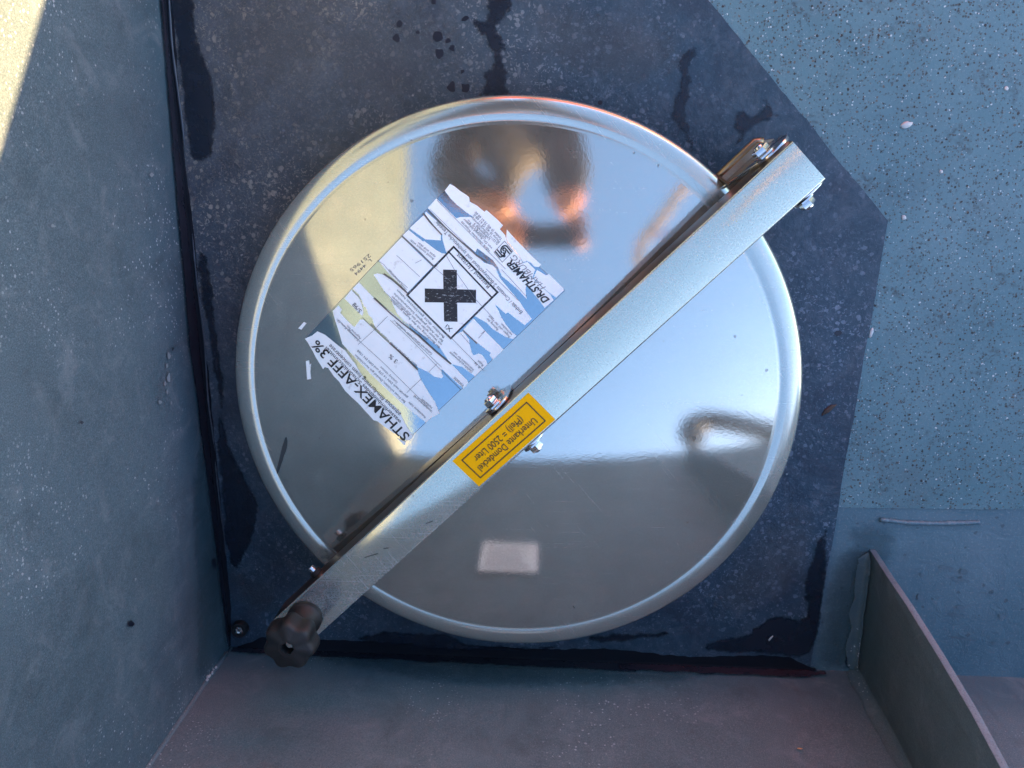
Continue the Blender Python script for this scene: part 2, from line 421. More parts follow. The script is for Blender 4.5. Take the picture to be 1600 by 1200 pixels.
def jag(p0, p1, n, amp, seed=0, tooth=.3):
    """wandering line between two 2D points"""
    a, b = Vector(p0[:2]), Vector(p1[:2]); d = b-a; q = Vector((-d.y, d.x)).normalized(); out = []
    for i in range(n+1):
        t = i/n; e = min(1, 6*t, 6*(1-t))
        o = noise.noise(Vector((t*6+seed*7.1, seed, 0)))*amp+noise.noise(Vector((t*40, seed*3.3, 5)))*amp*.35+random.uniform(-1, 1)*amp*tooth*.3
        out.append(a+d*t+q*o*e)
    return out
def blob(pts, k=7, amp=.0012, seed=0):
    """closed organic outline through 2D control points"""
    P = [Vector((p[0], p[1], 0)) for p in pts]; n = len(P); out = []
    for i in range(n):
        p0, p1, p2, p3 = P[i-1], P[i], P[(i+1) % n], P[(i+2) % n]
        for j in range(k):
            t = j/k; c = .5*((2*p1)+(p2-p0)*t+(2*p0-5*p1+4*p2-p3)*t*t+(3*p1-p0-3*p2+p3)*t**3)
            c += Vector((noise.noise(c*220+Vector((seed, 0, 0))), noise.noise(c*220+Vector((0, 9, seed))), 0))*amp
            out.append(c)
    return out

def stain_mat(name, c1, c2, rough, amp=.0022, soft=.0022, strength=.92):
    n = N(name); at = n.n('Attribute'); at.attribute_name = 'edge'
    f = n.math('ADD', at.outputs['Fac'], n.math('MULTIPLY', n.math('SUBTRACT', n.noise(130, 6, .7), .5), amp*2.2))
    al = n.ramp(n.math('DIVIDE', f, soft*2), [(0., 0.), (.5, .75), (1., 1.)])
    al = n.math('MULTIPLY', al, n.ramp(n.noise(32, 5, .6), [(.3, strength*.80), (.6, strength)]))
    n.l(al, n.b.inputs['Alpha'])
    return n.out(n.mix(n.noise(26, 5, .6), c1, c2), rough, n.bump(n.noise(45, 5), .5, .002), spec=.4)
def stain(name, poly, mat, parent, z, step=.0032, place=None):
    """thin film with a signed distance to its outline stored on the vertices"""
    P = [(p[0], p[1]) for p in poly]; n = len(P); pad = .004
    x0, x1 = min(p[0] for p in P)-pad, max(p[0] for p in P)+pad; y0, y1 = min(p[1] for p in P)-pad, max(p[1] for p in P)+pad
    if min(x1-x0, y1-y0) < .03: step = .0016
    nx, ny = int((x1-x0)/step)+2, int((y1-y0)/step)+2; D_ = {}; seg = list(zip(P, P[1:]+P[:1]))
    for i in range(nx):
        for j in range(ny):
            x, y = x0+i*step, y0+j*step; d2 = 9.; ins = False
            for (ax, ay), (bx, by) in seg:
                dx, dy = bx-ax, by-ay; t = ((x-ax)*dx+(y-ay)*dy)/(dx*dx+dy*dy+1e-12); t = 0 if t < 0 else 1 if t > 1 else t
                q = (x-ax-dx*t)**2+(y-ay-dy*t)**2
                if q < d2: d2 = q
                if (ay > y) != (by > y) and x < (bx-ax)*(y-ay)/(by-ay)+ax: ins = not ins
            D_[i, j] = math.sqrt(d2)*(1 if ins else -1)
    vid = {}; co = []; ed = []; fs = []
    def V(i, j):
        if (i, j) not in vid: vid[i, j] = len(co); co.append((x0+i*step, y0+j*step)); ed.append(D_[i, j])
        return vid[i, j]
    for i in range(nx-1):
        for j in range(ny-1):
            if max(D_[i, j], D_[i+1, j], D_[i, j+1], D_[i+1, j+1]) > -pad: fs.append((V(i, j), V(i+1, j), V(i+1, j+1), V(i, j+1)))
    pts = [Vector((x, y, z)) if place is None else place(x, y) for x, y in co]
    base = wloc(parent); me = bpy.data.meshes.new(name); me.from_pydata([p-base for p in pts], [], fs); me.update()
    at = me.attributes.new('edge', 'FLOAT', 'POINT'); at.data.foreach_set('value', ed)
    me.materials.append(mat); o = bpy.data.objects.new(name, me); col.objects.link(o); o.parent = parent
    return o
M['damp'] = stain_mat('damp_stain', (.006, .012, .024), (.016, .026, .044), .34, .004, .0018)
M['overpaint'] = stain_mat('dark_overpaint', (.008, .013, .026), (.018, .024, .040), .6, .003, .0015, .97)
M['purple'] = stain_mat('reflection_tinted_overpaint', (.014, .012, .024), (.026, .020, .036), .6, .003, .0015, .95)  # dark overpaint, the purple of reflected surroundings mixed into its colour
M['tealstain'] = stain_mat('teal_overpaint', (.045, .105, .135), (.07, .135, .165), .55, .010, .010, .55)
M['scuff'] = stain_mat('grey_scuff', (.10, .115, .135), (.15, .15, .15), .6, .035, .014, .30)

# ------------------------------------------------------------------ setting: floor, walls, fin
XW, YW = -.372, -.535       # inner faces of the two walls
HB = .638                   # height of the lower wall
bm = bmesh.new(); box(bm, (XW-.03, YW-.03, -.02), (1.6, 1.62, 0))
floor = props(link('floor', bm, M['floor']), kind='structure')
# rough grip coating, its lower edge at about 0.19 m from the wall
e1 = jag((.262, -.346), (1.55, -.325), 90, .0025, 3)
poly = [(1.55, 1.55), (-.36, 1.55), (-.36, .24)]+[(.03, .24)]+[(.03, -.346)]+[tuple(p) for p in e1]
bm = bmesh.new(); prism(bm, [tuple(p) for p in reversed([Vector(q[:2]) for q in poly])], .0002, .0012)
bmesh.ops.recalc_face_normals(bm, faces=bm.faces)
props(link('grip_coating', bm, M['grit'], floor))
bm = bmesh.new(); box(bm, (-30, -30, -3.1), (30, 30, -3.0)); props(link('ground', bm, M['concrete']), kind='structure')

def wall_sheet(bm, a, b, h0, h1, inward, thick=.02, n=40, mz=24):
    """upright plate from a to b, slightly uneven inner face, top heights h0 -> h1"""
    a, b = Vector(a), Vector(b); d = b-a; inn = Vector(inward)
    grid = []
    for i in range(n+1):
        t = i/n; h = h0+(h1-h0)*t; colv = []
        for j in range(mz+1):
            z = h*j/mz; p = a+d*t; dz = noise.noise(Vector((p.x*4, p.y*4, z*4)))*.0022*min(1, j/3)
            colv.append(bm.verts.new((p.x+inn.x*dz, p.y+inn.y*dz, z)))
        bk = a+d*t-inn*thick
        colv.append(bm.verts.new((bk.x, bk.y, h))); colv.append(bm.verts.new((bk.x, bk.y, -.0)))
        grid.append(colv)
    for A, B in zip(grid, grid[1:]):
        for j in range(len(A)): bm.faces.new((A[j], B[j], B[(j+1) % len(A)], A[(j+1) % len(A)]))
    bm.faces.new(grid[0]); bm.faces.new(grid[-1][::-1])
    bmesh.ops.recalc_face_normals(bm, faces=bm.faces)

lw = thing('side_wall', (XW, .4, 0), 'tall grey-blue painted steel wall left of the round lid, its upper part in sunlight', 'wall')
bm = bmesh.new(); wall_sheet(bm, (XW, YW-.02, 0), (XW, 1.6, 0), .78, .80, (1, 0, 0), .03)
link('wall_panel', bm, M['wall'], lw, 'all' and 40)
bw = thing('back_wall', (.4, YW, 0), 'grey painted steel wall below the round lid, dark sealant along its foot', 'wall')
bm = bmesh.new(); wall_sheet(bm, (XW+.001, YW, 0), (1.6, YW, 0), HB, HB+.09, (0, 1, 0), .02)
link('wall_panel', bm, M['wall2'], bw, 40)
# sealant: hollow bead in the foot of each wall, ragged paint edge on wall and floor
def cove(parent, p0, p1, nrm, up, out, seed, name='sealant_strip', n=420, rr=.0085, upf=lambda t: 1, mat=None):
    """p0-p1 the corner line, nrm away from the wall; up / out = reach on wall and floor"""
    bm = bmesh.new(); p0, p1, nrm = Vector(p0), Vector(p1), Vector(nrm); rings = []
    for i in range(n+1):
        t = i/n; p = p0+(p1-p0)*t
        te = min(1, t*18+.12, (1-t)*18+.12)
        U_ = te*upf(t)*up*(1+.22*noise.noise(Vector((t*9, seed, 0)))+.10*noise.noise(Vector((t*90, seed, 2))))+random.uniform(-1, 1)*up*.07
        O_ = te*out*(1+.35*noise.noise(Vector((t*7, seed+5, 0)))+.12*noise.noise(Vector((t*60, seed+4, 2))))
        r = te*rr*(1+.25*noise.noise(Vector((t*14, seed+9, 0))))
        prof = [(.0007, U_), (.0011, U_*.6+r*.4)]
        for k in range(7):
            a = R(90*k/6); prof.append((.0011+r-r*math.cos(a), r+.004-r*math.sin(a)+.0011))
        prof += [(.0011+r+(O_-r)*.6, .0047), (O_, .0043)]
        rings.append([bm.verts.new((p+nrm*q[0]).to_tuple()[:2]+(q[1],)) for q in prof])
    for A, B in zip(rings, rings[1:]):
        for k in range(len(A)-1): bm.faces.new((A[k], A[k+1], B[k+1], B[k]))
    bmesh.ops.recalc_face_normals(bm, faces=bm.faces)
    return link(name, bm, mat or M['seal'], parent, 'all')
cove(lw, (XW+.0010, YW+.010, 0), (XW+.0010, .30, 0), (1, 0, 0), .0065, .0065, 1, rr=.0028)
cove(bw, (XW+.010, YW+.0010, 0), (.272, YW+.0010, 0), (0, 1, 0), .0065, .0145, 2, rr=.0028)
def band(p0, p1, lo, hi, hif, n=70, seed=0):
    top = []
    for i in range(n+1):
        t = i/n; a_ = p0+(p1-p0)*t; top.append((a_, hi*hif(t)*(1+.12*noise.noise(Vector((t*11, seed, 0)))+.06*noise.noise(Vector((t*60, seed, 3))))))
    return [(p0, lo), (p1, lo)]+top[::-1]
stain('overpaint_band', band(YW+.004, .30, .0045, .0235, lambda t: min(1.15, .16+1.9*(1-t)) if t > .4 else 1.1-.55*(.4-t)/.4, seed=3), M['overpaint'], lw, 0, .003, lambda x, y: Vector((XW+.0026, x, y)))
stain('overpaint_band', band(XW+.004, .08, .0045, .0195, lambda t: .8+.3*t, seed=6), M['overpaint'], bw, 0, .003, lambda x, y: Vector((x, YW+.0026, y)))
stain('overpaint_band', band(.06, .281, .0045, .0185, lambda t: 1.05 if t < .9 else 1.05-4*(t-.9), seed=8), M['purple'], bw, 0, .003, lambda x, y: Vector((x, YW+.0028, y)))
stain('teal_patch', blob([(-.26, .0), (.12, .0), (.14, .03), (.02, .05), (-.10, .058), (-.20, .04), (-.27, .02)], 5, .004, 3), M['tealstain'], bw, 0, .005, lambda x, y: Vector((x, YW+.0024, y)))
stain('teal_patch', blob([(-.53, .0), (-.30, .0), (-.28, .03), (-.34, .06), (-.44, .07), (-.52, .09), (-.53, .05)], 5, .004, 5), M['tealstain'], lw, 0, .005, lambda x, y: Vector((XW+.0024, x, y)))
for i, q in enumerate(([(-.22, .08), (-.19, .07), (-.19, .10), (-.215, .105)],)):
    stain('scuffed_area', blob(q, 4, .004, i+40), M['scuff'], lw, 0, .006, lambda x, y: Vector((XW+.0024+.00003*i, x, y)))
def WL(px, py):
    q = ray(px, py); t = (XW+.0027)/q.x; return (q.y*t, D+q.z*t)
for i, (x, y, a, b) in enumerate(((264, 556, 2.5, 5), (261, 572, 1.8, 4), (264, 590, 3, 8), (258, 600, 2, 4), (262, 612, 1.6, 3), (250, 628, 3, 3), (268, 630, 1.5, 3), (237, 273, 3, 3), (83, 353, 3.5, 3.5), (212, 905, 1.5, 3), (330, 700, 1.4, 3), (335, 880, 4, 8), (270, 545, 1.4, 3), (128, 660, 2.5, 3), (205, 975, 4, 5))):
    q = [WL(x+a*math.cos(t)*random.uniform(.5, 1.4), y+b*math.sin(t)*random.uniform(.5, 1.4)) for t in [k*math.pi/4 for k in range(8)]]
    bm = bmesh.new(); f_ = bm.faces.new([bm.verts.new((XW+.0027, p[0], p[1])) for p in q]); f_.normal_update()
    if f_.normal.x < 0: f_.normal_flip()
    link('paint_fleck', bm, M['fleck'] if i < 11 else M['wet'], lw)
M['ridge'] = plain('glossy_paint_ridge', (.055, .080, .115), .28, 0, .3, 60, .3)
for y0_, y1_, r0_ in ((.29, .0, .0016), (-.075, -.30, .0011), (-.31, -.42, .0009)):
    k_ = 70; bm = bmesh.new(); tube(bm, [Vector((XW+.0066+.0022*noise.noise(Vector((y0_+(y1_-y0_)*j/k_*14, 3, 0))), y0_+(y1_-y0_)*j/k_, .0052)) for j in range(k_+1)], r0_, 8, lambda i: (.6+.8*abs(noise.noise(Vector((i*.22, y0_, 0)))))*min(1, i/6+.1, (k_-i)/6+.1))
    link('paint_ridge', bm, M['ridge'], lw, 'all')
# thin bead in the upright corner between the walls, chipped near the floor
bm = bmesh.new(); tube(bm, [(XW+.001+noise.noise(Vector((z*20, 0, 0)))*.0006, YW+.001, z) for z in [.015+i*.02 for i in range(30)]], .0026, 8)
link('corner_bead', bm, M['wall2'], bw, 'all')
# notice stuck to the back wall (seen only as a reflection in the lid)
bm = bmesh.new(); box(bm, (-.112, YW+.0045, .232), (-.025, YW+.0052, .303)); nt = link('notice', bm, M['paper'], bw)
bm = bmesh.new()
for k in range(7):
    z = .241+k*.008; box(bm, (-.104, YW+.0053, z), (-.104+random.uniform(.05, .072), YW+.0056, z+.0022))
link('print_line', bm, M['line'], nt)

fn = thing('fin_plate', (.3145, -.46, 0), 'upright grey steel fin standing on the floor against the back wall at lower right', 'steel fin')
bm = bmesh.new()
prof = [(YW+.003, 0), (-.391, 0), (-.3945, .05), (-.397, .10), (-.4035, .17), (-.411, .23), (-.4225, .29), (-.45, .45), (-.475, .56), (-.50, .60), (YW+.003, .605)]
frame_prism(bm, prof, Vector((.3125, 0, 0)), Vector((0, 1, 0)), Vector((0, 0, 1)), Vector((1, 0, 0)), 0, .0062, .0007)
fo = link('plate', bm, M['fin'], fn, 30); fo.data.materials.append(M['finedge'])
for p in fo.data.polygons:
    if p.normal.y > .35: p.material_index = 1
def lumpy(pts, r, seed, mat, parent, name='weld_bead'):
    P = []
    for i in range(len(pts)-1):
        a, b = Vector(pts[i]), Vector(pts[i+1]); k = max(2, int((b-a).length/.0022))
        P += [a+(b-a)*j/k for j in range(k)]
    P.append(Vector(pts[-1]))
    bm = bmesh.new(); tube(bm, P, r, 10, lambda i: .75+.45*abs(math.sin(i*1.15+seed))+.3*noise.noise(Vector((i*.31, seed, 0))))
    return link(name, bm, mat, parent, 'all')
cove(fn, (.3120, -.393, 0), (.3120, YW+.003, 0), (-1, 0, 0), .013, .011, 31, name='weld_fillet', rr=.006, mat=M['fin'], n=160)
def upfillet(x, sgn, z1, rr, seed):
    bm = bmesh.new(); rings = []
    for i in range(120):
        z = .003+z1*i/119; q = rr*(1+.3*noise.noise(Vector((z*30, seed, 0)))); pr = []
        for k in range(6):
            a_ = R(90*k/5); pr.append((x+sgn*(q-q*math.sin(a_)), YW+.0016+q-q*math.cos(a_), z))
        rings.append([bm.verts.new(p) for p in pr])
    for A, B in zip(rings, rings[1:]):
        for k in range(5): bm.faces.new((A[k], A[k+1], B[k+1], B[k]))
    bmesh.ops.recalc_face_normals(bm, faces=bm.faces); return link('weld_fillet', bm, M['fin'], fn, 'all')
upfillet(.3123, -1, .45, .010, 4)
lumpy([(.3200, -.40, .001), (.3205, -.53, .002)], .0034, 3, M['weld'], fn)
# brushed darker paint round the fin's foot
stain('brushed_paint', blob([U(*p).xy for p in ((1286, 930), (1300, 880), (1325, 850), (1360, 845), (1392, 850), (1395, 880), (1380, 900), (1365, 1010), (1350, 1040), (1278, 1036))], 5, .003, 4), M['tealstain'], floor, .0019, .003)
stain('dirt_stain', blob([U(*p).xy for p in ((1335, 905), (1350, 890), (1352, 960), (1345, 1030), (1330, 1042), (1318, 1030), (1330, 990), (1338, 950))], 4, .002, 61), M['overpaint'], floor, .0022, .002)
stain('damp_patch', blob([U(*p).xy for p in ((1345, 815), (1375, 818), (1405, 830), (1400, 850), (1370, 860), (1330, 850), (1325, 830))], 4, .003, 62), M['tealstain'], floor, .0022, .002)
# short raised weld seam and flaked paint on the smooth strip of the floor
lumpy([U(1375, 812, .0012), U(1420, 817, .0012), U(1470, 818, .0012), U(1530, 816, .0010)], .0022, 5, M['floor'], floor, 'weld_seam')
fl = [(1478, 886, 22, 5), (1500, 905, 30, 4), (1505, 892, 12, 9), (1495, 960, 26, 4), (1500, 948, 14, 6), (1565, 962, 10, 7), (1440, 897, 7, 6), (1437, 932, 9, 9), (1500, 996, 42, 3), (1555, 1004, 14, 4), (1545, 927, 30, 2)]
bm = bmesh.new()
for i, (x, y, a, b) in enumerate(fl):
    pts = [U(x+a/2*math.cos(t)*(1+.3*noise.noise(Vector((i, t, 0)))), y+b/2*math.sin(t)+.15*a/2*math.cos(t)).xy for t in [k*math.pi/7 for k in range(14)]]
    b_ = decal_bm(pts, .0016+.0002*(i % 3), lambda x, y: 0); me = bpy.data.meshes.new('q'); b_.to_mesh(me); b_.free(); bm.from_mesh(me); bpy.data.meshes.remove(me)
props(link('paint_flake', bm, plain('lifted_paint', (.17, .26, .31), .4, 0, .3, 60, .5), floor), kind='stuff')

# ------------------------------------------------------------------ dark coated plate under the lid
pl = thing('base_plate', (-.05, -.2, 0), 'dark blue coated steel plate with cut corners that carries the round lid', 'plate')
edge = jag((.05, .20), (.116, .129), 14, .001, 1)+jag((.116, .129), (.291, -.06), 50, .0016, 2)+jag((.291, -.06), (.265, YW+.002), 70, .0012, 5)
poly = [(XW+.002, YW+.002), (XW+.002, .27), (-.01, .27)]+[tuple(p) for p in edge]
bm = bmesh.new(); prism(bm, list(reversed(poly)), 0.0003, .004)
bmesh.ops.triangulate(bm, faces=[f for f in bm.faces if len(f.verts) > 4])
bmesh.ops.recalc_face_normals(bm, faces=bm.faces)
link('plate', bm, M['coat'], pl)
PZ = .004
damp = [
 [(262, -20), (300, -10), (306, 40), (318, 80), (331, 120), (338, 180), (336, 220), (325, 252), (300, 246), (290, 200), (283, 130), (276, 60)],
 [(310, 400), (322, 394), (328, 420), (334, 470), (342, 540), (352, 620), (345, 640), (330, 560), (316, 470)],
 [(345, 640), (358, 690), (380, 740), (403, 790), (398, 830), (382, 870), (368, 890), (356, 860), (348, 780), (340, 700)],
 [(765, -5), (800, -5), (798, 18), (792, 30), (780, 35), (776, 48), (790, 64), (786, 84), (792, 112), (792, 138), (800, 150), (790, 152), (748, 152), (752, 140), (757, 128), (753, 115), (770, 106), (766, 80), (758, 62), (740, 44), (738, 36), (752, 28), (762, 22)],
 [(1076, 72), (1090, 78), (1080, 110), (1078, 150), (1072, 180), (1080, 210), (1092, 250), (1120, 270), (1100, 262), (1070, 215), (1050, 186), (1052, 160), (1060, 140), (1060, 105)],
 [(1160, 172), (1175, 180), (1188, 176), (1196, 165), (1190, 155), (1200, 158), (1212, 172), (1214, 184), (1196, 190), (1180, 196), (1165, 210), (1152, 224), (1148, 205), (1146, 190)],
 [(1040, 985), (1030, 995), (960, 1003), (920, 1000), (930, 992), (980, 989)],
 [(1098, 1012), (1125, 998), (1160, 992), (1180, 980), (1200, 965), (1235, 962), (1255, 968), (1262, 950), (1256, 920), (1262, 890), (1280, 840), (1292, 838), (1272, 1012), (1200, 1020), (1130, 1018)],
 [(690, 988), (720, 1001), (760, 1008), (820, 1010), (880, 1008), (840, 1016), (720, 1016), (640, 1010), (560, 1000), (590, 985), (640, 990)],
]
for i, d_ in enumerate(damp):
    stain('damp_patch', blob([U(*p, PZ).xy for p in d_], 5, .0040, i), M['damp'], pl, PZ+.0006+.00005*i)
for i, (x, y, a, b) in enumerate(((625, 38, 5, 6), (619, 60, 5, 6), (684, 57, 8, 8), (700, 64, 4, 4), (707, 76, 4, 5), (686, 84, 6, 8), (726, 29, 6, 4), (706, 136, 7, 8), (728, 138, 8, 8), (653, 51, 3, 3), (938, 160, 4, 3), (678, 3, 4, 4), (722, 112, 3, 3), (1245, 655, 4, 4), (1310, 520, 5, 5))):
    link('damp_patch', decal_bm(blob([U(x+a*math.cos(t)*random.uniform(.7, 1.25), y+b*math.sin(t)*random.uniform(.7, 1.25), PZ).xy for t in [k*math.pi/4 for k in range(8)]], 4, .0008, i), PZ+.0006, lambda x, y: 0), M['wet'], pl)
for i, d_ in enumerate(([(345, 20), (420, -10), (520, 10), (500, 90), (430, 150), (390, 240), (350, 300), (335, 230), (345, 120)], [(560, 20), (700, 10), (740, 90), (700, 140), (600, 170), (520, 150)], [(820, 20), (960, 10), (1060, 60), (1040, 130), (900, 120)], [(350, 880), (420, 900), (440, 960), (390, 960), (360, 930)], [(1180, 820), (1260, 780), (1270, 900), (1180, 950), (1110, 960), (1120, 900)])):
    stain('scuffed_area', blob([U(*p, PZ).xy for p in d_], 4, .002, i+20), M['scuff'], pl, PZ+.0003+.00004*i, .005)

# small black socket in the corner
sc = U(376, 981, .006); sk = thing('drain_socket', (sc.x, sc.y, PZ), 'small black round screw socket in the corner beside the star knob', 'screw socket')
bm = bmesh.new(); lathe(bm, [(.0088, 0), (.0090, .007), (.0082, .0088), (.0056, .0088), (.0052, .006), (0, .006)], Vector((sc.x, sc.y, PZ)), 32); link('ring', bm, M['rubber'], sk, 40)
bm = bmesh.new(); lathe(bm, [(.0050, .0062), (.0050, .0080), (.0032, .0084), (.0028, .0066), (0, .0066)], Vector((sc.x, sc.y, PZ)), 6); link('screw', bm, M['steel_clean'], sk)

# ------------------------------------------------------------------ neck and lid
nk = thing('tank_neck', (LC.x, LC.y, PZ), 'low round steel neck in shade under the rim of the lid', 'tank neck')
bm = bmesh.new(); lathe(bm, [(.246, 0), (.246, .012), (.240, .014), (.240, .034), (.250, .038), (.250, .044), (.222, .046), (.222, .0)], LC+Vector((0, 0, PZ)), 128)
link('collar', bm, M['neck'], nk, 40)
lid = thing('dome_cover', (LC.x, LC.y, .055), 'large round domed stainless steel lid mirroring sky and walls', 'lid')
bm = bmesh.new(); prof = [(0, ZC)]
for i in range(1, 48):
    r = .2330*i/47; prof.append((r, ZC-r*r/(2*RC)))
z0 = prof[-1][1]
for r_ in (.2350, .2370, .2390): prof.append((r_, ZC-r_*r_/(2*RC)))
z0 = prof[-1][1]
lathe(bm, prof, LC, 256); link('dish', bm, M['steel'], lid, 60)
bm = bmesh.new(); prof = [(.2390, z0), (.2402, z0-.0003), (.2414, z0-.0006), (.2426, z0-.0006), (.2438, z0-.0003)]
for k in range(1, 22):
    a = R(96-96*k/21); prof.append((.2478+.0150*math.cos(a), z0-.0072+.0076*math.sin(a)))
prof += [(.2628, z0-.010), (.2620, z0-.020), (.2604, z0-.0205), (.2590, z0-.016), (.255, z0-.009), (0, z0-.005)]
lathe(bm, prof, LC, 256)
link('rim', bm, M['rim'], lid, 'all')

# bar frame: s along the bar (towards the hinge), t across it (towards upper left)
ZB = .119; B0 = (U(1228, 230, ZB)+U(1282, 288, ZB))*.5; B0.z = 0; S = Vector((.714, .700, 0)).normalized(); T = Vector((-S.y, S.x, 0)); Z = Vector((0, 0, 1))
KS = (D-ZB)/(D-.110)
def F(s, t, z=0): return B0+S*s*KS+T*t+Z*z
ZB = .119; HW = .0200
def lug(parent, s0, t, zlo, zhi, half, name='lug'):
    """upright ear parallel to the bar with a round head, bolted through"""
    pts = [(-half*1.15, zlo), (half*1.15, zlo)]
    for k in range(9): a = R(k*22.5); pts.append((half*math.cos(a), zhi-half+half*math.sin(a)))
    bm = bmesh.new(); frame_prism(bm, pts, F(s0, t), S, Z, T, -.0014, .0014, .0005)
    return link(name, bm, M['steel_clean'], parent, 30)
def bolt(parent, s0, z, tin, side, r=.0068, ln=.0085, washer=True):
    c = F(s0, tin, z); w_ = T*side
    if washer:
        bm = bmesh.new(); lathe(bm, [(0, 0), (.0098, 0), (.0098, .0014), (.0090, .0018), (0, .0018)], c, 32, w_); ws = link('washer', bm, M['steel_clean'], parent, 40)
    bm = bmesh.new(); hexagon(c+w_*.002, S, Z, w_, r, 0, .0055, bm); n_ = link('nut', bm, M['steel_clean'], parent, 30)
    bm = bmesh.new(); lathe(bm, [(0, .001), (.0040, .001), (.0040, ln), (.0034, ln+.0008), (0, ln+.0008)], c, 20, w_); link('bolt', bm, M['steel_clean'], parent, 40)
# ears in the middle of the lid
for sd in (1, -1): lug(lid, -.318, sd*(HW+.0022), .080, .112, .013)

# ---- torn label on the lid
off0 = .00012
film_px = [(477.5, 528), (705, 287), (882.5, 454), (633.5, 690)]
fp = [on_dome(*p).xy for p in film_px]
lab = link('torn_label', decal_bm(fp, off0), M['film'], lid, 'all')
props(lab, 'torn white hazard label under clear film')
bm = bmesh.new(); outline(bm, fp, .0004, off0+.0001); link('film_edge', bm, M['line'], lab)
papers = [
 [(496,517.5),(488,524),(476.5,529),(481,535),(489,549),(494,559),(505,576.5),(507.5,573.5),(513,575),(522,588),(530,596),(539,610),(549,620),(560,630),(584,656.5),(589,657.5),(600,666),(616,677),(624,680),(634,687),(639,688),(645,683),(642,676),(633,661),(627,649),(626,644),(616,634),(600,622),(585,608),(570,592),(563,582),(555,568),(550,562),(540,548),(530,541),(518,531),(508,523)],
 [(520,486),(529,477),(534,483),(532,489),(545,503),(554,511),(557,507),(563,499),(568,499),(590,519),(610,537),(632,558),(652,578),(657,591),(665,605),(672,616),(680,628),(687,646),(680,650),(673,653),(666,660),(650,648),(629,631),(616,619),(600,604),(580,585),(560,564),(546,549),(535,537),(532,526),(528,513),(523,498)],
 [(549.5,452.5),(538.5,466.5),(563,491),(566.5,493.5),(568,487),(565,474),(559.5,462)],
 [(561,441),(584,465),(600,479),(620,495),(640,512),(660,532),(680,549),(706,569),(730,594),(732,598),(724,607),(706,591),(690,576),(690,583),(693,588),(690,591),(678,588),(669,581),(654,574),(632,555),(610,535),(592,517),(585,509),(582,498),(576,492),(572,480),(569,479),(566,471),(560.5,460),(551,451)],
 [(584,429),(590,427),(599,429),(615,440),(637,459),(670,492),(704,527),(723,517),(733,530),(734,538),(737,550),(740,555),(748,552),(753,554),(759,562),(762,569),(750,580),(742,588),(740,586),(723,574),(725,574),(707,569),(700,562),(688,544),(668,528),(648,514),(630,500),(620,489),(610,466),(600,454)],
 [(592,408),(628,370.5),(676,416.5),(637,457),(625,444),(608,428)],
 [(629,368),(638.5,359),(652,370),(661,377),(663,376.5),(680,389.5),(690,395.5),(697,396.5),(678,414.5)],
 [(663,335.5),(640,356.5),(653,366),(665,374),(676,374.7),(689,375.6),(689,367),(680,356.5),(674,351),(670,343.5)],
 [(665.5,330.5),(700,359.5),(720,377.5),(740,394.5),(757,410.5),(770,414.5),(775,419.5),(780.5,433.5),(795,451),(812,471),(820,484),(831,498),(820,508),(805,497),(794,488),(790,490),(779,480),(768,470),(740,430),(709,386),(698,396),(692,376),(691,366),(678,352),(664,334)],
 [(741.5,493.5),(772,462),(775,479),(780,487),(783,495),(790,506),(800,519),(807,524),(802,530),(790,526),(770,514),(760,504)],
 [(740,497.5),(723.5,515),(744,534),(762,548),(767,551),(765,555),(770,562),(787,546),(758,517)],
 [(682,310),(713,341),(720,339),(734,339),(741,340),(728,331),(714,320),(704,310),(695,298),(703,287.5),(710,291),(720,299),(728,304),(733,308),(734,315),(745,321),(757,331),(760,328),(776,342),(786,352),(781,358),(789,367),(793,379),(801,388),(810,400),(817,411),(824,409),(830,415),(836,421),(832,434),(844,446),(860,460),(865,469),(851,481),(846,474),(840,466),(834,459),(823,444),(821,452),(823,467),(810,453),(795,440),(784,431),(778,417),(770,406),(762,400),(746,388),(743,394),(730,383),(710,369),(680,337),(668.5,325)],
 [(802,370),(792,358.5),(791,372),(793.5,378),(801.5,387),(810.5,399),(818,409.5),(823,407.5),(830,411),(835,416.5),(842,417),(845.5,413.5),(830,399)],
 [(839,421.5),(853,430),(858,428),(880,450),(881,453.5),(869,465),(858,457),(846,447),(833.5,434)],
]
for i, pp in enumerate(papers):
    b_ = decal_bm([on_dome(*p).xy for p in pp], off0+.00022+i*.00001)
    link('paper_scrap', b_, M['paper'], lab, 'all')
# panel of the hazard sign, a whisker above the scraps
dia = [(636.5, 461), (709, 385.5), (777.5, 456.5), (704.5, 528.5)]
dw = [on_dome(*p).xy for p in dia]
link('hazard_panel', decal_bm(dw, off0+.00045), M['paper'], lab, 'all')
bm = bmesh.new(); outline(bm, dw, .0016, off0+.00062)
a, b = on_dome(701, 393), on_dome(769, 465); outline(bm, [a, b], .0013, off0+.00064, closed=False)
link('hazard_frame', bm, M['worn'], lab)
bm = bmesh.new()
me_ = None
for j, q in enumerate(([(692.5, 421), (714, 421.5), (715, 502.5), (694, 502)], [(664, 450.5), (744, 452.5), (744, 473), (664, 472)])):
    b_ = decal_bm([on_dome(*p).xy for p in q], off0+.00062+j*.00003); me_ = bpy.data.meshes.new('q'); b_.to_mesh(me_); b_.free(); bm.from_mesh(me_); bpy.data.meshes.remove(me_)
link('hazard_cross', bm, M['worn'], lab)
OT = off0+.0007
def T_(s, a, b, h, mat='greyink', weight=0.0, shear=0.0, name='lettering', par=None):
    bm = bmesh.new(); text_bm(bm, s, on_dome(*a), on_dome(*b), h, OT, weight=weight, shear=shear); return link(name, bm, M[mat], par or lab)
PX = .00055
T_('STHAMEX-AFFF 3%', (641, 680), (496, 530), .0092, 'ink', .012)
T_('wasserfilmbildendes Schaumlöschmittel', (628, 658), (511, 541), .0038, 'ink')
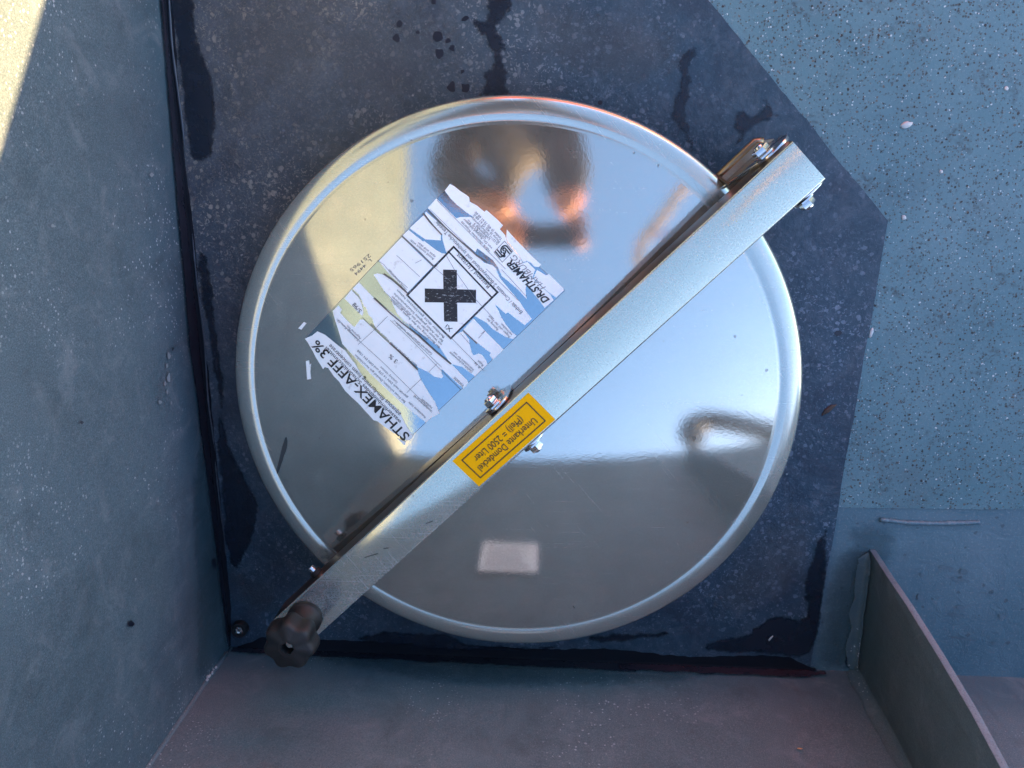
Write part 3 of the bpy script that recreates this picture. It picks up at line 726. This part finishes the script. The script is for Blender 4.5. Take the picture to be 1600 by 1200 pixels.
T_('aqueous film-forming foam concentrate', (627, 646), (517, 537), .0038, 'ink')
T_('DR.STHAMER', (859, 468), (799, 405), .0062, 'ink', .03, .3)
T_('3 %', (622, 563), (611, 553), .0040, 'ink')
T_('5/98', (566, 485), (555, 472), .0040, 'ink')
T_('Xi', (708, 513), (699, 506), .0045, 'ink')
T_('Reizend / Irritant', (766, 447), (716, 395.5), .0031, 'ink')
T_('Enthält / Contains 2-Butoxyethanol und synthetische Tenside', (817, 487), (684, 345), .0034, 'greyink')
T_('Vorsicht', (726, 602), (711, 588), .0030)
for s_, a, b in (('Umweltgefährdend gemäß', (676, 642), (648, 617)), ('Haltbarkeit', (676, 636), (660, 622)), ('Zumischung / Admixture', (622, 597), (596, 572)), ('Mindesthaltbarkeit 10 Jahre', (666, 651), (640, 627)),
                 ('Zulassungs-Kenn-Nr.', (562, 531), (527, 497)), ('Approval No.', (565, 528), (543, 507)), ('geprüft nach DIN 14 272 und DIN EN 1568', (638, 620), (560, 546)), ('Bei Frost schützen, Deckel gut verschließen', (634, 627), (556, 553)),
                 ('Beim Verdünnen immer Wasser vorlegen', (652, 570), (580, 505)), ('Gebinde nach Gebrauch wieder verschließen', (676, 552), (620, 503)),
                 ('Bei Berührung mit den Augen gründlich', (688, 542), (612, 467)), ('mit Wasser spülen und den Arzt konsultieren', (691, 537), (614, 462)), ('Bei der Arbeit geeignete Schutzhandschuhe', (693, 532), (617, 457)),
                 ('Behälter dicht geschlossen halten', (695, 526), (622, 452)), ('Inhalt und Behälter sicher entsorgen', (668, 530), (640, 505)),
                 ('Gefahrenhinweise', (739, 580), (704, 549)), ('Instructions for use', (741, 577), (710, 549)), ('R 36', (751, 573), (743, 565)), ('Reizt', (756, 570), (748, 562)),
                 ('Reizung der', (779, 514), (762, 496)), ('Augen und der Haut', (798, 526), (765, 492)), ('vermeiden.', (801, 522), (784, 504)), ('Avoid contact with', (679, 404), (643, 374)), ('eyes and skin', (681, 400), (655, 378)), ('Nicht einnehmen', (636, 452), (609, 420)),
                 ('Fabrik chemischer Präparate', (766, 391), (722, 345)), ('von Dr. Richard Sthamer', (770, 387), (726, 341)), ('GmbH & Co. KG', (760, 372), (732, 343)), ('Liebigstraße 5', (766, 373), (742, 348)), ('D-22113 Hamburg/Germany', (779, 380), (738, 338)),
                 ('Phone (0 40) 73 61 68-0', (782, 377), (742, 334)), ('Telefax (0 40) 73 61 68 60', (785, 373), (744, 330))):
    T_(s_, a, b, .0021)
T_('HAMBURG', (853, 448), (803, 396), .0050, 'line', -.012, .3)
bm = bmesh.new(); text_bm(bm, '251965', on_dome(577, 396), on_dome(546, 421), .0030, off0+.0001); text_bm(bm, 'L  4494', on_dome(578, 404), on_dome(553, 427), .0030, off0+.0001)
link('stamped_number', bm, M['line'], lid)
# logo: boxed double-stroke S with the letters dr
bm = bmesh.new(); lb = [on_dome(*p).xy for p in ((788.5, 376.5), (772, 394), (785, 409.5), (801.5, 392.5))]; outline(bm, lb, .00035, OT)
def LQ(x, y):   # logo box coordinates, 0..1 from the left and from the top
    x = 1-x
    return (lb[2].lerp(lb[1], x)).lerp(lb[3].lerp(lb[0], x), y)
for w_ in (0, .17):
    pts = []
    for k in range(9): a = R(90+22.5*k); pts.append(LQ(.44+(.26-w_*.75)*math.cos(a)*1.0, .64+(.26-w_)*math.sin(a)))
    pts = [LQ(.92, .90-w_)]+pts
    outline(bm, pts, .0011, OT+.00002+w_*.0001, closed=False)
    pts = []
    for k in range(9): a = R(90-22.5*k); pts.append(LQ(.56+(.26-w_*.75)*math.cos(a), .36+(.26-.17+w_)*math.sin(a)))
    pts = pts+[LQ(.08, .10+.17-w_)]
    outline(bm, pts, .0011, OT+.00006+w_*.0001, closed=False)
link('logo', bm, M['ink'], lab)
# fine tears and printed rules
bm = bmesh.new()
for ln in ([(683.5,313),(715,345),(746,376),(790,420)], [(672,327),(745,398)], [(590,407),(600,413),(612,428),(637,449)], [(620,399),(626,404),(642,419),(656,432)], [(566,496),(590,519),(653,577)], [(551,454),(565,468)], [(584,516),(606,494)], [(560,538),(583,517)], [(636,613),(658,592)], [(670,581),(683,568)],
           [(616,500),(650,534),(690,573)], [(600,455),(640,492)], [(530,500),(556,527),(600,567),(668,634)], [(610,500),(640,528),(720,609)], [(720,521),(734,537)], [(700,522),(740,563),(757,580)], [(784,421),(823,463)], [(760,420),(811,470)], [(752,521),(758,517),(748,528)],
           [(640,465),(700,524)], [(649,411),(659,406)], [(676,415),(705,440)], [(698,400),(712,424),(741,465),(772,498)]):
    outline(bm, [on_dome(*p) for p in ln], .00032, OT+.0001, closed=False)
link('rule', bm, M['line'], lab)
bm = bmesh.new()
for ln in ([(669,329),(700,359),(727,383),(745,399),(760,409)], [(629,369),(655,393),(678,416)], [(627,503),(655,525),(680,548),(704,568)], [(662,334),(672,347),(690,366)], [(610,536),(632,557),(652,577)], [(600,428),(612,436),(637,458)], [(585,466),(610,489),(626,502)], [(724,516),(745,536)]):
    outline(bm, [on_dome(*p) for p in ln], .0011, OT+.0003, closed=False)
link('tear', bm, plain('brown_tear', (.24, .21, .19), .5, 0, .2), lab)
# loose remnants of an older sticker on the steel
for q in ([(466, 513), (475, 503), (479, 505), (471, 515)], [(478, 564), (483, 563), (484, 570), (486, 568), (485, 580), (486, 592), (480, 593)], [(628, 688), (634, 690), (632, 696), (620, 684)]):
    link('sticker_remnant', decal_bm([on_dome(*p).xy for p in q], .0003), M['paper'], lid)
# dried smear on the lid
link('smear', decal_bm(blob([on_dome(*p).xy for p in ((446, 683), (449, 695), (443, 715), (436, 736), (432, 738), (438, 710))], 5, .0005), .0001), plain('dried_smear', (.10, .115, .12), .35, .3), lid)

# ------------------------------------------------------------------ clamp bar with its yellow label
bar = thing('clamp_bar', F(-.31, 0, .088), 'straight stainless steel clamp bar crossing the lid diagonally, yellow label on top', 'clamp bar')
L0, L1 = -.622, .006
sec = [(-HW, .0865), (-HW, ZB-.0016)]
for k in range(1, 5): a = R(180-22.5*k); sec.append((-HW+.0016+.0016*math.cos(a), ZB-.0016+.0016*math.sin(a)))
sec2 = [(-x, z) for x, z in reversed(sec)]
outer = sec+sec2; th = .0025
inner = [(HW-th, .0865), (HW-th, ZB-th), (-HW+th, ZB-th), (-HW+th, .0865)]
bm = bmesh.new(); rings = []
NS = 24
for i in range(NS+1):
    s = L0+(L1-L0)*i/NS
    rings.append([bm.verts.new(F(s, t+noise.noise(Vector((s*9, t*30, z)))*.0001, z+noise.noise(Vector((s*7, t*20, 3)))*.00022)) for t, z in outer+inner])
for A, B in zip(rings, rings[1:]):
    for k in range(len(A)): bm.faces.new((A[k], B[k], B[(k+1) % len(A)], A[(k+1) % len(A)]))
for rg in (rings[0], rings[-1]):
    no = len(outer)
    bm.faces.new(rg[:no]+[]) if False else None
    bm.faces.new((rg[0], rg[1], rg[no+3])); bm.faces.new([rg[1]]+rg[2:no-1]+[rg[no+1], rg[no+2], rg[no+3]] if False else [rg[1]]+rg[2:no-1]+[rg[no], rg[no+1], rg[no+2], rg[no+3]])
    bm.faces.new((rg[no-2], rg[no-1], rg[no]))
bmesh.ops.remove_doubles(bm, verts=bm.verts, dist=1e-6); bmesh.ops.recalc_face_normals(bm, faces=bm.faces)
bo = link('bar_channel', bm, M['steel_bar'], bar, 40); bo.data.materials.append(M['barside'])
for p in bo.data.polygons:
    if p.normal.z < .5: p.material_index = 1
yp = [U(*p, ZB).xy for p in ((825.5, 613.5), (867.5, 655.5), (748.5, 759.5), (707, 720))]
flat = lambda x, y: ZB
bm = bmesh.new(); prism(bm, [tuple(p) for p in reversed(yp)], ZB+.0003, ZB+.0007); bmesh.ops.recalc_face_normals(bm, faces=bm.faces)
yl = props(link('yellow_label', bm, M['yellow'], bar), 'yellow label with black frame and two lines of text')
def YU(u, v): return (yp[1].lerp(yp[2], u)).lerp(yp[0].lerp(yp[3], u), v)      # u along the text, v downwards
bm = bmesh.new(); outline(bm, [YU(.075, .155), YU(.925, .155), YU(.925, .845), YU(.075, .845)], .0010, .0010, flat); link('border', bm, M['brownink'], yl)
bm = bmesh.new(); text_bm(bm, 'Unterkante Domdeckel', YU(.13, .435), YU(.87, .435), .0064, .0010, flat, .004)
text_bm(bm, '(Pfeil) = 2500 Liter', YU(.215, .70), YU(.83, .70), .0064, .0010, flat, .004); link('lettering', bm, M['brownink'], yl)
# small scratches on the bar
bm = bmesh.new(); 
bm.free()
for a, b in (((666, 818), (676, 814)), ((600, 857), (607, 856)), ((570, 871), (590, 865))):
    bm = bmesh.new(); outline(bm, [U(*a, ZB), U(*b, ZB)], .0008, .0001, flat, False); link('scratch', bm, M['ink'], bar)
# bolts through the bar: pivot in the middle, hinge at the end, stop bolt near the knob
bolt(bar, -.3215, .100, HW+.0040, 1); bolt(bar, -.3215, .100, -HW-.0040, -1)
bolt(bar, -.0130, .099, HW+.0038, 1, .0072); bolt(bar, -.0130, .099, -HW-.0038, -1, .0066)
c = F(-.567, HW, .098)
bm = bmesh.new(); lathe(bm, [(0, 0), (.0058, 0), (.0058, .004), (.0048, .0048), (0, .0048)], c, 24, T); link('spacer', bm, M['rubber'], bar, 40)
bm = bmesh.new(); lathe(bm, [(0, .003), (.0031, .003), (.0031, .0095), (.0025, .0102), (0, .0102)], c, 16, T); link('bolt', bm, M['steel_clean'], bar, 40)

# ------------------------------------------------------------------ hinge bracket
hb = thing('hinge_bracket', F(-.02, 0, PZ), 'brown steel hinge bracket joining the upper end of the clamp bar to the tank neck', 'hinge bracket')
bm = bmesh.new(); frame_prism(bm, [(-.085, -.030), (-.004, -.030), (.008, -.022), (.008, .022), (-.004, .0310), (-.085, .0310)], F(0, 0, .0), S, T, Z, .052, .056, .0015)
link('base_strap', bm, M['brownsteel'], hb, 40)
for sd in (1, -1):
    bm = bmesh.new(); tube(bm, [F(-.085, sd*.0305, .0535), F(-.004, sd*.0305, .0535), F(.001, sd*.0265, .0535)], .0032, 12); link('rolled_edge', bm, M['brownsteel'], hb, 'all')
    pts = [(-.058, .054), (.0, .054), (.010, .080)]
    for k in range(9): a = R(k*20); pts.append((-.006+.0165*math.cos(a), .094+.0165*math.sin(a)))
    pts += [(-.030, .084)]
    bm = bmesh.new(); frame_prism(bm, pts, F(0, sd*(HW+.0018)), S, Z, T, -.0015, .0015, .0006); link('ear', bm, M['steel_clean'] if sd == 1 else M['steel_clean'], hb, 30)
bm = bmesh.new(); frame_prism(bm, [(0, .056), (.0105, .056), (0, .078)], F(-.046, HW+.0028), T, Z, S, -.001, .001, .0003); link('stiffener', bm, M['brownsteel'], hb)
bm = bmesh.new(); box(bm, (-.01, -.01, 0), (.01, .01, .048)); 
bmesh.ops.rotate(bm, verts=bm.verts, cent=(0, 0, 0), matrix=Matrix.Rotation(R(44.4), 3, 'Z')); bmesh.ops.translate(bm, verts=bm.verts, vec=F(-.038, 0, PZ)); link('post', bm, M['brownsteel'], hb)

# ------------------------------------------------------------------ star knob
kc = U(449, 1013, ZB+.053); kc.z = 0
kb = thing('star_knob', (kc.x, kc.y, ZB), 'black seven-lobed star knob on the lower end of the clamp bar', 'knob')
lobes = lambda a, z: 1+.075*math.cos(7*a+.6)*(1 if z > .0265 else 0)
KR = .0226
bm = bmesh.new(); lathe(bm, [(.0055, .0535), (.0082, .0535), (.0088, .0532), (.0186, .0528), (.0207, .0515), (.0221, .0485), (KR, .044), (KR, .036), (.0214, .0310), (.0180, .0285), (.0145, .0270), (.0125, .024)], Vector((kc.x, kc.y, ZB)), 112, None, lobes)
# solid top with a recessed hole
link('grip', bm, M['knob'], kb, 50)
bm = bmesh.new(); lathe(bm, [(.0078, .0537), (.0066, .0520), (.0062, .042), (0, .042)], Vector((kc.x, kc.y, ZB)), 32); link('hole', bm, M['rubber'], kb, 40)
bm = bmesh.new(); lathe(bm, [(0, .040), (.0040, .040), (.0040, .0480), (.0034, .0487), (0, .0487)], Vector((kc.x+.0006, kc.y+.0008, ZB)), 20); link('stud', bm, M['steel_clean'], kb, 40)
bm = bmesh.new(); lathe(bm, [(0, .0003), (.0160, .0003), (.0165, .002), (.0165, .006), (.0145, .0075), (.0138, .020), (.0120, .0245), (0, .0245)], Vector((kc.x, kc.y, ZB)), 48); link('hub', bm, M['knob'], kb, 50)
bm = bmesh.new(); lathe(bm, [(.0128, .0240), (.0142, .0240), (.0142, .0256), (.0128, .0256)], Vector((kc.x, kc.y, ZB)), 48); link('ring', bm, M['steel_clean'], kb, 40)
bm = bmesh.new(); lathe(bm, [(0, 0), (.005, 0), (.005, .110), (0, .110)], Vector((kc.x, kc.y, PZ)), 20); link('stud', bm, M['steel_clean'], kb, 40)

# ------------------------------------------------------------------ scraps lying about
def chip(name, px, py, z, a, b, ang, mat, label, cat, h=.0016, seed=0):
    c = U(px, py, z); bm = bmesh.new(); bmesh.ops.create_icosphere(bm, subdivisions=2, radius=1)
    sd = px*.37
    for v in bm.verts:
        q = v.co.copy(); k = 1+.45*noise.noise(q*1.7+Vector((sd, 0, 0)))+.25*noise.noise(q*4+Vector((0, sd, 0)))
        x, y = q.x*a*k, q.y*b*k; v.co = Vector((c.x+x*math.cos(ang)-y*math.sin(ang), c.y+x*math.sin(ang)+y*math.cos(ang), z+max(-.0003, q.z*h*k*.6)+.0003))
    return props(link(name, bm, mat, None, 'all', (c.x, c.y, z)), label, cat)
chip('pale_flake', 1416, 195, .0012, .0050, .0030, .2, M['chip'], 'largest pale flake on the gritty blue floor right of the hinge', 'flake')
chip('pale_flake', 1412, 340, .0012, .0021, .0024, .8, M['chip'], 'pale crumb on the gritty floor level with the corner of the dark plate', 'flake')
chip('pale_flake', 1361, 520, .0012, .0018, .0046, -.2, M['chip'], 'whitish paint chip at the right edge of the dark plate', 'flake')
chip('pale_flake', 1470, 268, .0012, .0017, .0015, .3, M['chip'], 'small white crumb on the gritty floor upper right, nearest the bar hinge level', 'flake')
chip('pale_flake', 1572, 138, .0012, .0019, .0018, .3, M['chip'], 'pinkish white crumb on the gritty floor near the right border', 'flake')
chip('paint_curl', 1204, 997, PZ+.0008, .0040, .0008, 1.0, M['chip'], 'tiny white paint curl on the dark plate at lower right', 'flake')
chip('dead_leaf', 1294, 640, PZ, .0085, .0028, .75, M['twig'], 'small shrivelled brown leaf on the dark plate right of the lid', 'leaf')
oc = bmesh.new(); bmesh.ops.create_icosphere(oc, subdivisions=1, radius=1, matrix=Matrix.Translation((.222, YW+.0026, .130))@Matrix.Diagonal((.0030, .0006, .0010, 1))); link('orange_flake', oc, plain('orange_flake', (.75, .38, .16), .6), bw)
bm = bmesh.new()
for k in range(7):
    z = .045+k*.0035+random.uniform(0, .002); x = XW+random.uniform(.001, .004); bmesh.ops.create_icosphere(bm, subdivisions=1, radius=random.uniform(.0010, .0022), matrix=Matrix.Translation((x, YW+.004, z)))
link('chipped_edge', bm, M['chip'], bw)

# ------------------------------------------------------------------ what the lid mirrors: hose, rail, red locker, photographer
ho = thing('bent_hose', (.7, -.64, .60), 'thick grey-blue hose arching above the back wall, mirrored in the right of the lid', 'hose')
bm = bmesh.new(); tube(bm, smoothline([(.455, -.60, .90), (.455, -.60, .96), (.495, -.60, 1.03), (.57, -.60, 1.06), (.66, -.61, 1.01), (.76, -.63, .95), (.90, -.66, .88), (1.15, -.70, .80), (1.5, -.76, .66)], 8), .036, 20, lambda i: 1+.05*(i % 2)); link('hose_body', bm, plain('hose_cloth', (.07, .085, .10), .8), ho, 'all')
bm = bmesh.new(); tube(bm, [(.92, -.65, .885), (1.05, -.67, .845)], .039, 20); link('coupling', bm, M['red'], ho, 'all')
ra = thing('grab_rail', (1.2, .10, 0), 'slim tubular grab rail standing right of the tank, mirrored beside the clamp bar', 'rail')
rm = plain('sunlit_brass_tube', (1.0, .62, .30), .30, 1., .02)
bm = bmesh.new(); tube(bm, smoothline([(1.1, .92, .72), (.70, .50, .78), (.37, .155, .80), (.30, .07, .80), (.245, .0, .80), (.235, -.02, .80), (.228, -.05, .80), (.226, -.075, .80)], 6), .0100, 14); link('handrail', bm, rm, ra, 'all')
bm = bmesh.new(); tube(bm, [(.250, .007, .80), (.6, .02, .80), (1.2, .10, .80), (1.2, .10, 0)], .004, 12); link('post', bm, M['red'], ra, 'all')
bm = bmesh.new(); tube(bm, [(1.1, .92, .72), (1.1, .92, 0)], .011, 12); link('post', bm, M['red'], ra, 'all')
lk = thing('red_locker', (.6, 1.75, 0), 'red painted equipment locker behind the photographer, mirrored as a warm line on the rim', 'locker')
bm = bmesh.new(); box(bm, (-.36, 1.60, 0.001), (1.5, 1.95, .55), .01); link('case', bm, M['red'], lk, 30)
bm = bmesh.new(); box(bm, (.55, 1.585, .5), (.65, 1.598, .53), .003); link('handle', bm, M['steel_clean'], lk, 30)

def skin_mesh(verts, edges, radii, mat, name, parent, sub=2):
    me = bpy.data.meshes.new(name); me.from_pydata(verts, edges, []); me.update()
    o = bpy.data.objects.new(name, me); col.objects.link(o)
    o.modifiers.new('skin', 'SKIN'); s = o.modifiers.new('sub', 'SUBSURF'); s.levels = s.render_levels = sub
    for i, r in enumerate(radii): me.skin_vertices[0].data[i].radius = (r, r) if not hasattr(r, '__len__') else r
    me.skin_vertices[0].data[0].use_root = True
    dg = bpy.context.evaluated_depsgraph_get(); m2 = bpy.data.meshes.new_from_object(o.evaluated_get(dg))
    bm = bmesh.new(); bm.from_mesh(m2); bpy.data.objects.remove(o); bpy.data.meshes.remove(me); bpy.data.meshes.remove(m2)
    return link(name, bm, mat, parent, 'all')
pe = thing('person', (-.12, 1.0, 0), 'person in a dark jacket leaning over the lid and holding a phone with both hands', 'person')
J = dict(pel=(-.12, .92, .92), waist=(-.13, .72, 1.02), chest=(-.13, .46, 1.14), neck=(-.15, .27, 1.26), hd=(-.16, .17, 1.27),
         ls=(-.31, .38, 1.17), rs=(.05, .38, 1.17), le=(-.30, .19, .97), re=(.045, .20, .97), lwr=(-.105, .075, .87), rwr=(.045, .07, .86),
         lh=(-.22, .98, .88), rh=(-.02, .98, .88), lk=(-.24, .90, .47), rk=(0, .92, .47), la=(-.24, 1.02, .07), ra=(0, 1.04, .07), lt=(-.25, .88, .03), rt=(.01, .90, .03))
ks = list(J); ed = [('pel', 'waist'), ('waist', 'chest'), ('chest', 'neck'), ('neck', 'hd'), ('chest', 'ls'), ('chest', 'rs'), ('ls', 'le'), ('rs', 're'), ('le', 'lwr'), ('re', 'rwr'), ('pel', 'lh'), ('pel', 'rh'), ('lh', 'lk'), ('rh', 'rk'), ('lk', 'la'), ('rk', 'ra'), ('la', 'lt'), ('ra', 'rt')]
rad = dict(pel=.13, waist=.19, chest=.215, neck=.055, hd=.055, ls=.08, rs=.08, le=.085, re=.08, lwr=.032, rwr=.032, lh=.09, rh=.09, lk=.06, rk=.06, la=.042, ra=.042, lt=.04, rt=.04)
skin_mesh([J[k] for k in ks], [(ks.index(a), ks.index(b)) for a, b in ed], [rad[k] for k in ks], M['jacket'], 'body', pe)
bd = [o for o in pe.children if o.name.startswith('body')][0]; bd.data.materials.append(M['skin'])
for p in bd.data.polygons:
    q = bd.data.vertices[p.vertices[0]].co+pe.location
    if q.y < .125 and q.z < .95: p.material_index = 1      # bare forearms
# head with face, looking down at the phone
def head(c, look, up):
    look = Vector(look).normalized(); side = look.cross(Vector(up)).normalized(); up = side.cross(look)
    bm = bmesh.new(); bmesh.ops.create_uvsphere(bm, u_segments=32, v_segments=24, radius=1)
    for v in bm.verts:
        x, y, z = v.co; f = max(0, y)
        wd = .076*(1-.16*max(0, -z)); dp = .095; hh = .118
        q = Vector((x*wd, y*dp, z*hh))
        if y > .3: q.y += .012*math.exp(-((x/.16)**2))*math.exp(-(((z+.08)/.22)**2))*1.8      # nose
        if y > .3: q.y -= .006*math.exp(-(((abs(x)-.36)/.14)**2))*math.exp(-(((z-.12)/.10)**2))  # eye sockets
        if y > .3: q.y += .004*math.exp(-((x/.3)**2))*math.exp(-(((z+.42)/.07)**2))              # lips
        v.co = Vector(c)+side*q.x+look*q.y+up*q.z
    h = link('head', bm, M['skin'], pe, 'all')
    for sx in (-1, 1):
        bm = bmesh.new(); bmesh.ops.create_uvsphere(bm, u_segments=12, v_segments=8, radius=.010, matrix=Matrix.Translation(Vector(c)+side*sx*.028+look*.080+up*.014)); link('eye', bm, M['phone'], h, 'all')
        bm = bmesh.new(); bmesh.ops.create_uvsphere(bm, u_segments=12, v_segments=8, radius=.022, matrix=Matrix.Translation(Vector(c)+side*sx*.074-look*.004)@Matrix.Diagonal((.6, 1, 1, 1))); link('ear', bm, M['skin'], h, 'all')
    bm = bmesh.new(); bmesh.ops.create_uvsphere(bm, u_segments=32, v_segments=20, radius=1)
    for v in bm.verts:
        x, y, z = v.co; q = Vector((x*.082, y*.098-.012, z*.118+.014)); v.co = Vector(c)+side*q.x+look*q.y+up*q.z
    bmesh.ops.bisect_plane(bm, geom=bm.verts[:]+bm.edges[:]+bm.faces[:], plane_co=Vector(c)+up*.02+look*.02, plane_no=(look*.75-up*.65).normalized(), clear_outer=True)
    link('hair', bm, M['hair'], h, 'all')
head((-.17, .06, 1.24), (.10, -.35, -.90), (0, -.93, .36))
# phone right behind the camera, seen from the lid's side
ph = thing('phone', (0, .02, .812), 'dark smartphone held level above the lid by the person', 'phone')
c = Vector((0, 0, D))+ez*.0065
bm = bmesh.new(); frame_prism(bm, [(-.040, -.030), (.092, -.030), (.096, -.026), (.096, .030), (.092, .034), (-.040, .034), (-.044, .030), (-.044, -.026)], c-ex*.03, ex, ey, ez, 0, .008, .001); link('case', bm, M['phone'], ph, 30)
def hand(wr, palm, dirs, thumb, name):
    wr, palm = Vector(wr), Vector(palm); vs = [wr, palm]; es = [(0, 1)]; rr = [.024, (.034, .016)]
    for base, mid, tip, r in dirs:
        i = len(vs); vs += [Vector(base), Vector(mid), Vector(tip)]; es += [(1, i), (i, i+1), (i+1, i+2)]; rr += [r, r*.9, r*.75]
    i = len(vs); vs += [Vector(t) for t in thumb]; es += [(0, i)]+[(i+k, i+k+1) for k in range(len(thumb)-1)]; rr += [.011]*len(thumb)
    skin_mesh(vs, es, rr, M['skin'], name, pe)
for sx, wr in ((-1, (-.105, .075, .87)), (1, (.045, .07, .86))):
    o = c+ex*(.075*sx-(.005)); pm = o+ex*sx*.022+ey*.012-ez*-.012
    fs = []
    for k, (w_, r) in enumerate(((-.024, .0078), (-.008, .0088), (.008, .0088), (.024, .0082))):
        b0 = pm+ey*w_*1.05-ex*sx*.004; fs.append((b0, b0-ex*sx*(.022+.002*k)+ez*.010*1.0, b0-ex*sx*(.045-.004*abs(k-1.5))+ez*.006, r))
    hand(wr, pm+ez*.014, [(a+ez*.012, b+ez*.014, t_+ez*.008, r) for a, b, t_, r in fs], (pm-ey*.03-ez*.002, pm-ey*.038-ex*sx*.018-ez*.004, pm-ey*.030-ex*sx*.034-ez*.004), 'hand')
